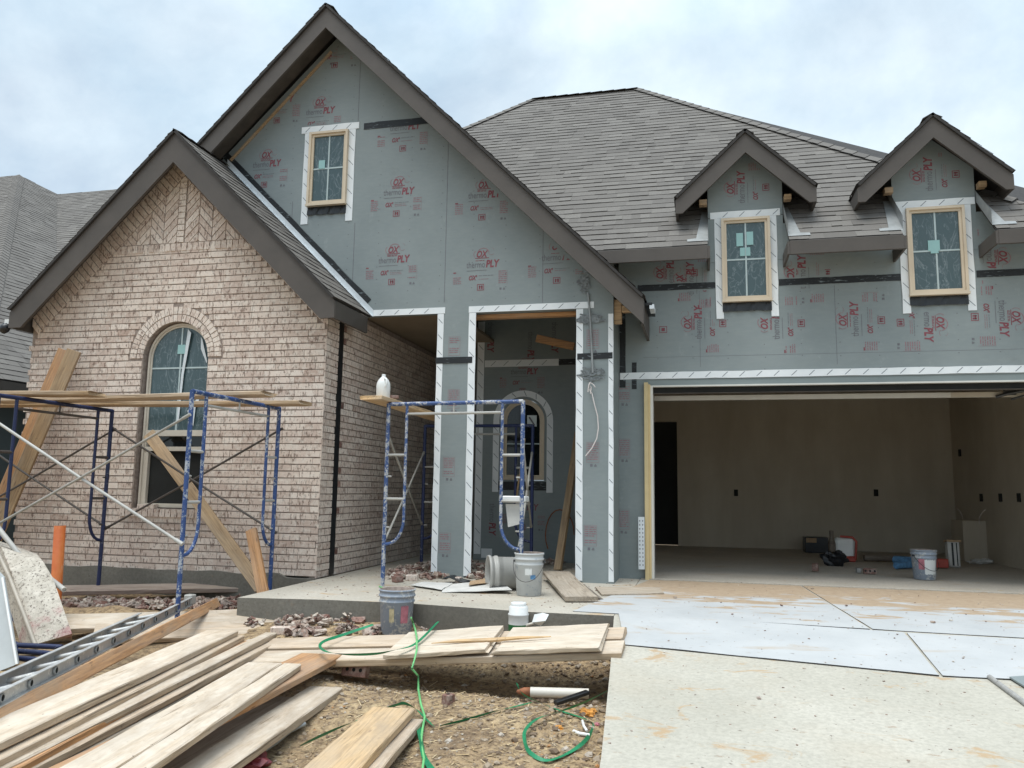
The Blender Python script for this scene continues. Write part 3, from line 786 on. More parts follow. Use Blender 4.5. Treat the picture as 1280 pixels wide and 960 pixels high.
tp.build('flashing_tape', ['tape_white', 'tape_mark'], pio)
T(pio, 1, mp, ((-1.98, 2.78), (-1.1, 2.78), .085), ((ARX-ri, .99), (ARX+ri, .99), .12))
pc = MB(); pc.box((-4.2, 9.04, 3.14), (-2.95, 12.4, 3.18), 0); pc.box((-2.95, 9.04, 3.75), (-.95, 11.3, 3.8), 1); pc.box((-2.66, 9.045, 3.02), (-1.36, 9.14, 3.066), 2)
pc.build('porch_ceiling', ['ceiling_board', 'sheathing_shaded', 'wood_orange'], house)
pd = MB(); mp2 = mXZ(12.3)
pd.box((-4.2, 12.35, 0), (-2.9, 12.4, 3.2), 0); pd.box((-3.75, 12.28, .02), (-3.72, 12.34, 2.75), 1); pd.box((-3.95, 12.29, .02), (-3.76, 12.32, 2.75), 2); pd.box((-3.55, 12.27, .02), (-3.42, 12.33, 2.72), 3); pd.box((-3.40, 12.29, .02), (-3.1, 12.33, 2.72), 1)
pd.build('door', ['sheathing_shaded', 'dark_void', 'dark_void', 'door_paint'], house)

# --- windows
def window(mp, x0, x1, z0, z1, stickers, parent=house, frame=.058, mid=.50, proud=.055):
    f = MB(); rim = lambda a, d0, d1, m=0: f.prism([(x0+a, z0+a), (x1-a, z0+a), (x1-a, z1-a), (x0+a, z1-a)], [[(x0+a+frame*.5, z0+a+frame*.5), (x1-a-frame*.5, z0+a+frame*.5), (x1-a-frame*.5, z1-a-frame*.5), (x0+a+frame*.5, z1-a-frame*.5)]], mp, d0, d1, m)
    rim(0, -proud, .05); rim(frame*.5, -proud*.55, .05); f.prism([(x0-.006, z0-.012), (x1+.006, z0-.012), (x1+.006, z0+.012), (x0-.006, z0+.012)], [], mp, -proud-.012, 0)
    w = f.build('window', ['vinyl'], parent)
    g = MB(); a = frame; g.prism([(x0+a, z0+a), (x1-a, z0+a), (x1-a, z1-a), (x0+a, z1-a)], [], mp, -.008, .03, 0); g.build('pane', ['glass'], w)
    u = MB(); xm = (x0+x1)/2; zm = z0+(z1-z0)*mid
    u.prism(rect(xm-.009, xm+.009, z0+a, z1-a), [], mp, -.014, 0); u.prism(rect(x0+a, x1-a, zm-.009, zm+.009), [], mp, -.0135, 0); u.build('glazing_bar', ['muntin'], w)
    if stickers:
        for (sx, sz, sw, sh) in stickers: s = MB(); s.prism(rect(x0+sx*(x1-x0), x0+sx*(x1-x0)+sw, z0+sz*(z1-z0), z0+sz*(z1-z0)+sh), [], mp, -.019-.001*sx, -.012); s.build('sticker', ['sticker_mint'], w)
    return w
def wrap(mp, x0, x1, z0, z1, parent, top=.085, side=.085, drop=.22, flap=.12):
    T(parent, 0, mp, ((x0-side-.05, z1+.012), (x1+side+.045, z1+.014), top, -.010, .003), ((x0+.01, z0-drop), (x0+.01, z1+.012), side+.01, -.007, .004), ((x1+side, z0-drop+.01), (x1+side, z1+.012), side+.01, -.007, .004))
    k = MB(); n = 10
    for i in range(n):
        a, b = x0+(x1-x0)*i/n, x0+(x1-x0)*(i+1)/n; w0, w1 = [.010*noise.noise(V3((x0*9+(i+q)*.45, 0, 1))) for q in (0, 1)]
        k.face([mp(a, z0-flap+w0, -.018-.01*math.sin(i*2.3)), mp(b, z0-flap+w1, -.018-.01*math.sin((i+1)*2.3)), mp(b, z0-.005, -.006), mp(a, z0-.005, -.006)], 0)
    k.build('sill_flap', ['flap_black'], parent)
window(mXZ(YC), -4.815, -4.285, 4.515, 5.485, [(.25, .50, .085, .11)]); wrap(mXZ(YC), -4.815, -4.285, 4.515, 5.485, gwo, .085, .085, .23)
W1 = (.265, .815, 3.215, 4.215); W2 = (2.28, 2.875, 3.205, 4.205)
window(mXZ(YG), *W1, [(.31, .66, .075, .16), (.52, .67, .075, .16), (.38, .54, .055, .10), (.50, .54, .05, .10)])
window(mXZ(YG), *W2, [(.36, .50, .12, .12), (.40, .47, .08, .05)])
# arched window in the brick
def arched(x, r, zs, zb, mp, frame, parent, mats, low=None):
    f = MB(); n = 26
    def loop(a): return [(x-r+a, zb+a), (x+r-a, zb+a)]+[(x+(r-a)*math.cos(math.pi*k/n), zs+(r-a)*math.sin(math.pi*k/n)) for k in range(n+1)]
    f.prism(loop(0.), [loop(frame*.55)], mp, -.03, .06); f.prism(loop(frame*.5), [loop(frame)], mp, -.012, .06)
    if low:
        f.prism(rect(x-r+frame*.6, x+r-frame*.6, low-.035, low+.035), [], mp, -.022, .05); f.prism(rect(x-r+frame*.6, x+r-frame*.6, low-.21, low-.16), [], mp, -.016, .05)
        f.prism(rect(x-r+frame, x-r+frame+.035, zb+frame, low-.16), [], mp, -.010, .05); f.prism(rect(x-r+frame*.4, x+r-frame*.4, zb, zb+frame*.8), [], mp, -.02, .05)
    w = f.build('window', mats, parent)
    g = MB(); l = loop(frame)
    if low:
        g.prism([(x-r+frame, low+.035), (x+r-frame, low+.035)]+l[2:], [], mp, .0, .03, 0); g.prism(rect(x-r+frame, x+r-frame, zb+.02, low-.20), [], mp, .035, .05, 2); g.prism(rect(x-r+frame, x+r-frame, low-.17, low-.035), [], mp, .030, .05, 1)  # dark sheet below paints the shade of the open sash, not glass
    else: g.prism(l, [], mp, .0, .03, 1)
    g.build('pane', ['glass', 'glass_clear', 'dark_void'], w)
    u = MB(); z0 = (low+.035) if low else zb+frame
    zx = zs-.11 if low else zs-.33
    u.prism(rect(x-.009, x+.009, z0, zs+r-frame-.004), [], mp, -.007, .01); u.prism(rect(x-r+frame, x+r-frame, zx-.009, zx+.009), [], mp, -.0065, .01); u.build('glazing_bar', ['muntin'], w)
    return w
wf = arched(WX+.015, WR-.012, WS+.0, WB+.01, mXZ(YB+.095), .045, house, ['vinyl_pale'], 1.60)
s = MB(); s.prism(rect(WX-.03, WX+.07, 2.55, 2.66), [], mXZ(YB+.095), -.012, -.005); s.build('sticker', ['sticker_mint'], wf)
s = MB(); mpw = mXZ(YB+.095)
s.face([mpw(-5.98, 2.85, -.01), mpw(-5.92, 2.80, -.03), mpw(-5.99, 2.3, -.02), mpw(-6.02, 1.75, -.012), mpw(-6.05, 1.72, -.01), mpw(-6.03, 2.3, -.01)], 0)
s.face([mpw(-5.80, 2.75, -.008), mpw(-5.77, 2.72, -.02), mpw(-5.69, 2.45, -.012), mpw(-5.70, 2.43, -.008), mpw(-5.78, 2.6, -.02)], 0)
s.face([mpw(-5.90, 1.86, -.03), mpw(-5.76, 2.05, -.012), mpw(-5.72, 2.10, -.008), mpw(-5.80, 1.9, -.02), mpw(-5.82, 1.68, -.012)], 0)
s.build('plastic_film', ['film'], wf)
we = arched(ARX, ARR-.004, 1.98, 1.135, mXZ(11.235), .07, house, ['vinyl'])
s = MB(); mpw = mXZ(11.235); s.prism(rect(-2.44, -2.30, 1.90, 2.06), [], mpw, -.012, -.004, 0); s.prism([(-2.42, 2.03), (-2.40, 2.04), (-2.32, 1.92), (-2.34, 1.91)], [], mpw, -.016, -.012, 1); s.build('sticker', ['sticker_white', 'print_grey'], we)

# --- roofs
def shingles(mb, o, U, Vv, poly, exp_=.143, lift=.0085, m=0):
    o, U, Vv = V3(o), V3(U).normalized(), V3(Vv).normalized(); N = U.cross(Vv)
    if N.z < 0: N = -N
    u0, u1 = min(p[0] for p in poly), max(p[0] for p in poly); v0, v1 = min(p[1] for p in poly), max(p[1] for p in poly)
    v = v0; row = 0
    while v < v1:
        u = u0-random.uniform(0, .3)
        while u < u1:
            w = random.choice((.11, .16, .2, .25, .33)); t = random.betavariate(2.2, 2.2)
            lf = lift*random.choice((.55, 1., 1.25)); drop = random.choice((0, 0, .006))
            q = clip_convex([(u, v-drop), (u+w, v-drop), (u+w, v+exp_+.004), (u, v+exp_+.004)], poly)
            if len(q) > 2 and area(q) > 1e-4:
                H = lambda p: lf*(1-(p[1]-v)/(exp_+.004))+.002
                P = [o+U*p[0]+Vv*p[1]+N*H(p) for p in q]
                if (P[1]-P[0]).cross(P[2]-P[0]).dot(N) < 0: P = P[::-1]; q = q[::-1]
                mb.face(P, m, t)
                for i in range(len(q)):
                    a, b = q[i], q[(i+1) % len(q)]
                    if abs(a[1]-b[1]) < .0005 and a[1] < v+.01: mb.face([P[i], o+U*a[0]+Vv*a[1], o+U*b[0]+Vv*b[1], P[(i+1) % len(q)]], 1, t)
            u += w
        v += exp_; row += 1
def deck(mb, pts, th=.03, m=1):
    pts = [V3(p) for p in pts]; n = (pts[1]-pts[0]).cross(pts[2]-pts[0]).normalized()
    if n.z < 0: n = -n
    lo = [p-n*th for p in pts]; mb.face(pts, m); mb.face(lo[::-1], m)
    for i in range(len(pts)): j = (i+1) % len(pts); mb.face([pts[i], lo[i], lo[j], pts[j]], m)
MR = .93; LV = math.sqrt(1+MR*MR); Vm = V3((0, 1, MR)).normalized()
def mr(x, y): return V3((x, y, 3.765+MR*(y-9)))
rf = MB()
up = [(-7.2, 9.5), (3.42, 9.5), (-1.03, 13.8), (-2.95, 13.8)]
shingles(rf, mr(0, 9), (1, 0, 0), Vm, [(x, (y-9)*LV) for x, y in up])
segs = [(-1.9, .10), (.975, 2.13), (3.03, 3.92)]
for a, b in segs:
    c = [(a, 0.), (b, 0.), ((3.42 if b > 3.5 else b), .5*LV), (a, .5*LV)]
    shingles(rf, mr(0, 9), (1, 0, 0), Vm, c); deck(rf, [mr(a, 8.97), mr(b, 8.97), mr(3.42 if b > 3.5 else b, 9.5), mr(a, 9.5)])
deck(rf, [mr(*p) for p in up])
RT = mr(-1.03, 13.8); LT = mr(-2.95, 13.8); RC = V3((3.92, 9, 3.76)); RB = V3((4.9, 18.6, 3.76)); LC = V3((-7.75, 9, 3.76)); LB = V3((-7.75, 18.6, 3.76))
mb3 = lambda a, b, c: deck(rf, [a, b, c])
deck(rf, [mr(3.42, 9.5), V3((5.0, 9.3, 3.74)), RB, RT]); deck(rf, [LC, LT, LB]); deck(rf, [RT, RB, LB, LT])
# caps along hip and ridge
def caps(mb, a, b, w=.12, up=.02):
    a, b = V3(a), V3(b); n = max(2, int((b-a).length/.2)); d = (b-a).normalized(); s = d.cross(V3((0, 0, 1))).normalized()
    for i in range(n):
        p, q = a+(b-a)*i/n, a+(b-a)*(i+1.15)/n; h = V3((0, 0, up+.012)); l = V3((0, 0, up))
        t = random.betavariate(2, 2)*.8
        for sg in (-1, 1):
            e = s*sg*w-V3((0, 0, w*.55)); f = [p+h, q+l, q+l+e, p+h+e]; mb.face(f if sg < 0 else f[::-1], 0, t)
            mb.face([p+h, p+h+e, p+h+e-V3((0, 0, .012)), p+h-V3((0, 0, .012))], 1, t)
caps(rf, mr(3.42, 9.5), RT); caps(rf, RT, LT); caps(rf, mr(-7.2, 9.5), LT)
ro = rf.build('roof', ['shingle', 'roof_edge'], house)
for a, b in segs:
    fa = MB(); b2 = b if b < 3.5 else 4.9
    fa.cbox((a, 8.955, 3.595), (b2, 8.99, 3.748), .003, 0)
    if a > 0: fa.box((a-.025, 8.96, 3.60), (a-.001, 9.499, 3.74), 0)
    if b < 3.5: fa.box((b+.001, 8.96, 3.60), (b+.025, 9.499, 3.74), 0)
    fa.build('fascia', ['fascia_paint'], ro)

def gable_roof(name, xa, za, xl, xr, y0, y1, slope, fh, wallY, zcut, overlap=.03, tail=.13, rtail=None):
    """ridge along Y at xa; eaves at xl and xr; rake boards on the front at y0"""
    g = MB()
    for xe in (xl, xr):
        s = 1 if xe > xa else -1; ze = za-slope*abs(xe-xa); L = math.hypot(xe-xa, za-ze)
        shingles(g, (xe, y0-overlap, ze), (0, 1, 0), (xa-xe, 0, za-ze), [(0, -.015), (y1-y0+overlap, -.015), (y1-y0+overlap, L), (0, L)])
        deck(g, [(xe, y0-overlap, ze), (xe, y1, ze), (xa, y1, za), (xa, y0-overlap, za)], .028)
    caps(g, (xa, y0-overlap+.02, za-.012), (xa, y1, za-.012), .10, .008)
    o = g.build('roof', ['shingle', 'roof_edge'], house)
    k = .03*math.hypot(1, slope)
    for xe in (xl, xr):
        f = MB(); fs_ = MB(); so_ = MB()
        ze = za-slope*abs(xe-xa)-k; zt = za-k; s = 1 if xe > xa else -1
        f.prism([(xa, zt), (xe, ze), (xe, ze-tail), (xe-s*max(0, (fh-tail))/slope*1., ze-tail), (xa, zt-fh)], [], mXZ(y0), 0, .035, 0)
        fs_.box((min(xe, xe-s*.03), y0+.036, ze-tail), (max(xe, xe-s*.03), wallY+.6, ze+.005), 0)   # eave fascia running back
        # soffit under the rake overhang and box under the eave
        so_.prism([(xa, zt-.015), (xe-s*.03, ze+slope*.03-.015), (xe-s*.03, ze+slope*.03-.06), (xa, zt-.06)], [], mXZ(y0+.036), 0, wallY-y0-.038, 0)
        f.build('rake_board', ['fascia_paint'], o); fs_.build('fascia', ['fascia_side'], o); so_.build('soffit', ['soffit_wood'], o)
    return o
gable_roof('g', GX, 6.985, -8.36, -.585, 8.5, 12.9, 1.0, .27, YC, 3.1, .03, .27)
gable_roof('w', -6.06, 5.20, -8.20, -3.895, 7.9, 8.895, .985, .36, YB, 3.0, .03, .19)
D1, D2 = .545, 2.535
for cx in (D1, D2): gable_roof('d', cx, 5.185, cx-.80, cx+.76, 9.2, 10.65, .95, .235, YG, 4.4, .025, .16)
# dormer faces
for cx in (D1, D2):
    wl = .425; m_ = mXZ(YG-.004); d = MB()
    xc = (W1[0]+W1[1])/2 if cx == D1 else (W2[0]+W2[1])/2; W = W1 if cx == D1 else W2
    d.prism([(xc-wl, 3.70), (xc+wl, 3.70), (xc+wl, 5.15-.95*abs(xc+wl-cx)-.07), (cx, 5.06), (xc-wl, 5.15-.95*abs(xc-wl-cx)-.07)], [], m_, 0, .05, 0)
    for s in (-1, 1): d.prism([(YG+.05, 3.72), (10.35, 5.0), (10.35, 5.05), (YG+.05, 4.72)], [], (lambda X, s: (lambda u, v, dd: V3((X-s*dd, u, v))))(xc+s*wl, s), 0, .04, 0)
    do = d.build('sheathing_wall', ['sheathing'], house)
    p2 = Print(m_); p2.ok = lambda u, v, xc=xc, cx=cx: abs(u-xc) < .41 and v < 5.0-.95*abs(u-cx) and v > 4.33
    p2.at(xc+.03, 4.60, R(90)).stamp(); p2.build(do)
    wrap(m_, *W, do, .08, .075, .20)
    # step flashing where the cheeks meet the shingles
    for s in (-1, 1):
        f = MB(); x0, x1 = xc+s*(wl+.005), xc+s*(wl+.14)
        a = [mr(x0, 9.05)+V3((0, 0, .02)), mr(xc+s*(wl+.24), 9.05)+V3((0, 0, .02)), mr(xc+s*(wl+.24), 9.09)+V3((0, 0, .022)), mr(x1, 9.10)+V3((0, 0, .022)), mr(xc+s*(wl+.07), 9.62)+V3((0, 0, .02)), mr(x0, 9.62)+V3((0, 0, .02))]
        f.face(a if s > 0 else a[::-1], 0); f.face([a[0], a[5], a[5]+V3((0, 0, .12)), a[0]+V3((0, 0, .16))], 0); f.build('step_flashing', ['metal_grey'], ro)
    for s in (-1, 1): b = MB(); b.cbox((xc+s*(wl+.01) if s > 0 else xc-wl-.10, 9.38, 4.375), (xc+wl+.09 if s > 0 else xc-wl-.01, 9.48, 4.44), .003, 0); b.build('rafter_block', ['wood_tan'], do)
# white metal flashing between the wing roof and the gable wall
wf2 = MB()
for k in range(24):
    x0 = -6.0+k*.0885; x1 = x0+.10; zz = lambda x: 5.20-.985*abs(x+6.06)
    h = .105
    wf2.face([V3((x0, 8.893, zz(x0)+.015)), V3((x1, 8.893, zz(x1)+.015)), V3((x1, 8.888-.001*(k % 2), zz(x1)+h)), V3((x0, 8.888-.001*(k % 2), zz(x0)+h))], 0)
    wf2.face([V3((x0, 8.83, zz(x0)+.022)), V3((x1, 8.83, zz(x1)+.022)), V3((x1, 8.893, zz(x1)+.022)), V3((x0, 8.893, zz(x0)+.022))], 0)
wf2.build('step_flashing', ['metal_white'], house)
# timber left showing under the gable eaves
tb = MB()
a = V3((-5.93, 8.86, 5.20)); b = V3((-4.56, 8.86, 6.56)); d = (b-a).normalized(); n = V3((-d.z, 0, d.x))
Mx = Matrix((( d.x, 0, n.x, a.x), (0, 1, 0, a.y), (d.z, 0, n.z, a.z), (0, 0, 0, 1)))
tb.box((0, .0, .012), ((b-a).length, .035, .032), 0, .5, Mx); tb.build('eave_timber', ['wood_tan'], house); tb = MB()
tb.cbox((-.948, 8.93, 2.88), (-.86, 8.99, 3.16), .004); tb.build('eave_timber', ['wood_tan'], house); tb = MB(); tb.cbox((-.85, 8.86, 3.0), (-.70, 8.95, 3.07), .004, 0); tb.build('eave_timber', ['wood_tan'], house); tb = MB(); tb.cbox((-.94, 9.02, 3.05), (-.80, 9.10, 3.13), .004, 0)
tb.build('eave_timber', ['wood_tan'], house)
bl = MB(); bl.cbox((-.26, -.02, -.05), (.26, .02, .05), .004, 0, .5, Matrix.Translation(onY(694,428,10.2)) @ Matrix.Rotation(R(-14+180), 4, 'Y') @ Matrix.Rotation(R(28), 4, 'Y'))
bl.build('blocking', ['wood_orange'], house)
# black metal drip end on the gable eave and the lamp under the wing eave
dm = MB(); a = onY(806, 372, 9.0); dm.box((a.x-.01, 8.7, a.z-.16), (a.x+.10, 9.3, a.z-.13), 0, .5, None); dm.box((a.x+.07, 8.7, a.z-.20), (a.x+.12, 8.95, a.z-.15), 1); dm.build('drip_edge', ['tape_black', 'metal_white'], house)
lm = MB(); p = onY(8, 403, 8.0); lm.box((p.x-.03, 8.0, p.z-.02), (p.x+.04, 8.06, p.z+.04), 0)
lm.lathe([(0, -.06), (.05, -.055), (.06, 0), (.04, .05), (0, .055)], Matrix.Translation(p+V3((-.01, 0, -.07))) @ Matrix.Rotation(R(55), 4, 'Y'), 14, 1); lm.build('eave_lamp', ['bottle_white', 'plastic_black'], house)
# cable, mastic patches and conduit on the slim column
cb = MB(); mp = mXZ(YC)
def patch(cu, cv, w, h, seed):
    r = random.Random(seed)
    for k in range(46):
        a = r.uniform(0, 6.3); rr = r.random()**.6; x, y = cu+w*rr*math.cos(a), cv+h*rr*math.sin(a); b = r.uniform(-.8, .8); l = r.uniform(.03, .07)*min(1, w/.12+.3); t = .008
        d = (math.cos(b)*l, math.sin(b)*l*(.6 if w > h else 1)); q = (-math.sin(b)*t, math.cos(b)*t); e = -.012-.006*k/46
        cb.face([mp(x-d[0]-q[0], y-d[1]-q[1], e), mp(x+d[0]-q[0], y+d[1]-q[1], e), mp(x+d[0]+q[0], y+d[1]+q[1], e-.003), mp(x-d[0]+q[0], y-d[1]+q[1], e-.003)], 0)
for k, (px_, py_, w, h) in enumerate(((737, 399, .15, .055), (740, 468, .13, .075), (731, 352, .045, .16))):
    p = onY(px_, py_, YC); cb = MB(); patch(p.x, p.z, w, h, k); cb.build('mastic_patch', ['mastic'], gwo)
cd = MB(); a, b = onY(738, 402, 8.88), onY(741, 466, 8.88); c = onY(735, 366, 8.88)
cd.tube([c, a, b], .013, 8, 0); cd.build('conduit', ['metal_grey'], gwo)
wr = MB()
wr.tube([onY(*q, 8.86) for q in ((737,478),(736,486),(740,492),(743,505),(747,520),(748,535),(746,548),(740,560),(732,570))], .0065, 6, 0)
wr.tube([onY(*q, 8.855) for q in ((736,484),(738,478),(742,481),(744,484))], .006, 6, 0); wr.tube([onY(*q, 8.85) for q in ((735,490),(736,480),(739,484),(738,492))], .006, 6, 0)
wr.build('cable', ['wire_white'], gwo)

# ------------------------------------------------------------------ neighbour's house
nb = empty('house', (-11.5, 13, gz(9)), 'grey shingled house next door beyond the brick wing', 'house')
XN = -10.4; e0, e1 = onX(0, 470, XN), onX(38, 483, XN); ZE = (e0.z+e1.z)/2; NS = .80
def onN(x, y):
    d = ray(x, y); t = (ZE+NS*XN-ZC)/(d.z+NS*d.x); return CAM+d*t
A_, B_ = onN(24, 219), onN(72, 243)
Vn = V3((-1, 0, NS)).normalized(); LN = math.sqrt(1+NS*NS)
nr = MB(); uvp = lambda p: (p.y, (XN-p.x)*LN)
vdown = 2.6; Bd = B_+V3((vdown, -vdown, -NS*vdown)); hd = (A_.x-XN)*-1
Hd = V3((XN, A_.y-hd, ZE))
poly = [uvp(Hd), uvp(V3((XN, Bd.y+(Bd.x-XN), ZE))) if False else uvp(V3((XN, B_.y-(XN-B_.x), ZE))), uvp(B_), uvp(A_)]
shingles(nr, (XN, 0, ZE), (0, 1, 0), Vn, poly, .16)
V0 = V3((XN, B_.y-(XN-B_.x), ZE))
deck(nr, [Hd, V0, B_, A_], .03); A2 = V3((A_.x-4, A_.y, A_.z)); Hl = V3((A_.x-4, A_.y-hd, ZE)); deck(nr, [Hd, A_, A2, Hl], .03)
shingles(nr, (0, A_.y-hd, ZE), (1, 0, 0), V3((0, hd, A_.z-ZE)), [(Hl.x, 0), (Hd.x, 0), (A_.x, math.hypot(hd, A_.z-ZE)), (A2.x, math.hypot(hd, A_.z-ZE))], .16)
Vf = V3((0, 1, NS)).normalized()
shingles(nr, (XN, V0.y, ZE), (1, 0, 0), Vf, [(0, 0), (2.0, 0), (2.0, (B_.y-V0.y)*LN), (B_.x-XN, (B_.y-V0.y)*LN)], .16)
deck(nr, [V0, V0+V3((2, 0, 0)), V3((XN+2, B_.y, B_.z)), B_], .03)
deck(nr, [B_, V3((XN+2, B_.y, B_.z)), V3((XN+2, B_.y+6, B_.z-4)), V3((B_.x, B_.y+6, B_.z-4))], .03); deck(nr, [A_, A2, A2+V3((0, 6, -4.5)), A_+V3((0, 6, -4.5))], .03)
caps(nr, Hd, A_, .14, .02)
nr.build('roof', ['shingle', 'roof_edge'], nb)
nw = MB(); nw.box((Hl.x, Hd.y+.4, -.6), (XN-.45, B_.y+4, ZE-.15), 0); nw.box((XN-.45, V0.y+.4, -.6), (XN+1.9, B_.y+4, ZE-.15), 0); nw.build('wall', ['neighbour_wall'], nb)
nf = MB(); nf.box((XN-.02, Hd.y, ZE-.17), (XN+.01, V0.y, ZE-.02), 0); nf.box((XN-.45, Hd.y, ZE-.17), (XN-.02, V0.y, ZE-.15), 0); nf.build('fascia', ['fascia_side'], nb)

# ------------------------------------------------------------------ scaffolds
def frame(parent, p0, p1, zb, zt, mats, jack=.0):
    """masonry scaffold frame from foot p0 to foot p1"""
    p0, p1 = V3((p0[0], p0[1], 0)), V3((p1[0], p1[1], 0)); d = (p1-p0); L = d.length; d.normalize()
    P = lambda s, z: p0+d*s+V3((0, 0, z))
    f = MB(); r = .0215
    f.tube([P(0, zb+jack), P(0, zt-.03), P(0, zt+.01)], r, 10); f.tube([P(L, zb+jack), P(L, zt-.03), P(L, zt+.01)], r, 10)
    f.tube([P(0, zt), P(L, zt)], r*.98, 10)
    fo = f.build('frame', mats[0], parent)
    i = .215; r2 = .0165
    def rg_(a, b, r):
        h = MB(); h.tube([a, b], r, 8); h.build('rung', mats[1], fo)
    for s0, sg in ((0, 1), (L, -1)):
        g = MB(); pts = [P(s0+sg*i, zt), P(s0+sg*i, zt-1.18)]
        for k in range(1, 7):
            a = k*math.pi/12; pts.append(P(s0+sg*(i-.19+.19*math.cos(a)), zt-1.18-.26*math.sin(a)))
        pts.append(P(s0, zt-1.46)); g.tube(pts, r2, 8); g.build('inner_leg', mats[0], fo)
        for z in (.53, .98): rg_(P(s0, zt-z), P(s0+sg*i, zt-z), .0145)
        for z in (.75, 1.27): rg_(P(s0, zt-z), P(s0+sg*.06, zt-z), .009)
    rg_(P(i, zt-.105), P(L-i, zt-.105), .014); rg_(P(L/2, zt), P(L/2, zt-.105), .009)
    if jack:
        for s in (0, L): j = MB(); j.tube([P(s, zb-.05), P(s, zb+jack)], .013, 8); j.cbox(tuple(P(s, zb+jack)-V3((.035, .035, .012))), tuple(P(s, zb+jack)+V3((.035, .035, .012))), .004); j.build('screw_jack', 'rust', fo)
    return fo
def brace(parent, a, b, mat, r=.0125):
    m = MB(); a, b = V3(a), V3(b); c = a.lerp(b, .5)+V3((0, 0, -.008)); m.tube([a, c, b], r, 8); d = (b-a).normalized()
    m.tube([a-d*.03, a+d*.05], r*1.3, 8); m.tube([b-d*.05, b+d*.03], r*1.3, 8); m.build('cross_brace', mat, parent)
s1 = empty('scaffold', (-5.5, 7.0, gz(7)), 'blue scaffold with cross braces in front of the arched brick window', 'scaffold')
FX = (-8.62, -6.50, -4.41); YN, YF = 6.23, 7.75
for x, mt in zip(FX, (('scaffold_navy', 'brace_dark'), ('scaffold_navy', 'brace_dark'), ('scaffold_blue', 'scaffold_white'))):
    frame(s1, (x, YN), (x, YF), gz(6.5)-.02, 1.825 if x > -5 else 1.815, mt, .16 if x < -5 else .0)
for xa, xb in ((FX[1], FX[2]), (FX[0], FX[1])):
    brace(s1, (xa+.0, YN-.03, 1.58), (xb, YN-.03, .50), 'scaffold_white', .0145); brace(s1, (xa, YN-.045, .52), (xb, YN-.045, 1.60), 'brace_steel')
    brace(s1, (xa, YF+.03, 1.62), (xb, YF+.03, .52), 'brace_dark'); brace(s1, (xa, YF+.045, .50), (xb, YF+.045, 1.60), 'brace_dark')
s2 = empty('scaffold', (-2.5, 8.8, 0), 'paint spattered blue scaffold standing in the porch openings', 'scaffold')
frame(s2, (-3.19, 7.83), (-1.715, 7.69), 0, 1.865, ('scaffold_mix', 'scaffold_white')); frame(s2, (-3.50, 9.86), (-2.07, 9.86), 0, 1.80, ('scaffold_navy', 'brace_steel'))
brace(s2, (-3.20, 7.86, 1.55), (-3.50, 9.83, .55), 'brace_steel'); brace(s2, (-3.21, 7.86, .42), (-3.50, 9.83, 1.45), 'brace_steel')
brace(s2, (-1.73, 7.72, 1.55), (-2.07, 9.83, .55), 'brace_steel'); brace(s2, (-1.74, 7.72, .46), (-2.07, 9.83, 1.45), 'brace_steel')

# ------------------------------------------------------------------ boards
def board(name, fr, fl, n_dir, w, th, mat, label, group=None, warp=.004, cham=.006, cat='board', seg=14, ends=.012):
    """plank: far top edge runs from fr to fl, the width goes along n_dir; top face at those points"""
    fr, fl = V3(fr), V3(fl); X = (fl-fr); L = X.length; X.normalize(); Yd = V3(n_dir); Yd = (Yd-X*Yd.dot(X)).normalized(); Z = X.cross(Yd)
    if Z.z < 0: Z = -Z
    m = MB(); n = seg; rs = random.Random(hash(label) % 9999)
    rs = random.Random(sum(map(ord, label)))
    sec = lambda c: [(c, 0), (w-c, 0), (w, -c), (w, -th+c), (w-c, -th), (c, -th), (0, -th+c), (0, -c)]
    S = sec(cham); rings = []
    ph = rs.uniform(0, 6); e0 = [rs.uniform(-ends, ends) for _ in S]; e1 = [rs.uniform(-ends, ends) for _ in S]
    for i in range(n+1):
        t = i/n; s = L*t-L/2; dzv = warp*math.sin(ph+t*3.3); sk = .0025
        rings.append([V3((s+(e0[k] if i == 0 else e1[k] if i == n else 0), y+rs.uniform(-sk, sk)-w/2, z+dzv+rs.uniform(-sk, sk)*.5)) for k, (y, z) in enumerate(S)])
    vs = [p for r in rings for p in r]; q = len(S)
    fs = [(i*q+k, i*q+(k+1) % q, (i+1)*q+(k+1) % q, (i+1)*q+k) for i in range(n) for k in range(q)]
    if X.cross(Yd).z < 0: Yl = -1
    else: Yl = 1
    m.idx(vs, fs+[tuple(range(q))[::-1], tuple(range(n*q, n*q+q))])
    o = m.build(name, [mat]); c = fr+X*(L/2)+Yd*(w/2)
    M = Matrix(((X.x, Yd.x, Z.x, c.x), (X.y, Yd.y, Z.y, c.y), (X.z, Yd.z, Z.z, c.z), (0, 0, 0, 1)))
    o.matrix_world = M
    me = o.data
    if M.to_3x3().determinant() < 0: me.flip_normals()
    bm_fix(me)
    return tag(o, label, cat, group)
import bmesh
def bm_fix(me):
    b = bmesh.new(); b.from_mesh(me); bmesh.ops.recalc_face_normals(b, faces=b.faces); b.to_mesh(me); b.free()
def near_edge(far, px_, w):
    """point on the sight line of pixel px_ that is w away from far (nearer the camera)"""
    d = ray(*px_).normalized(); far = V3(far); k = (far-CAM).dot(d); c = CAM+d*k; h = (far-c).length
    return c-d*math.sqrt(max(0, w*w-h*h))
def plank(name, A, B, zA, zB, w, th, mat, label, group=None, side=(0, -1, 0), **k):
    """A, B pixels of the far top edge (right, left) with heights"""
    return board(name, onZ(*A, zA), onZ(*B, zB), side, w, th, mat, label, group, **k)
GP = 'boards piled in the yard'
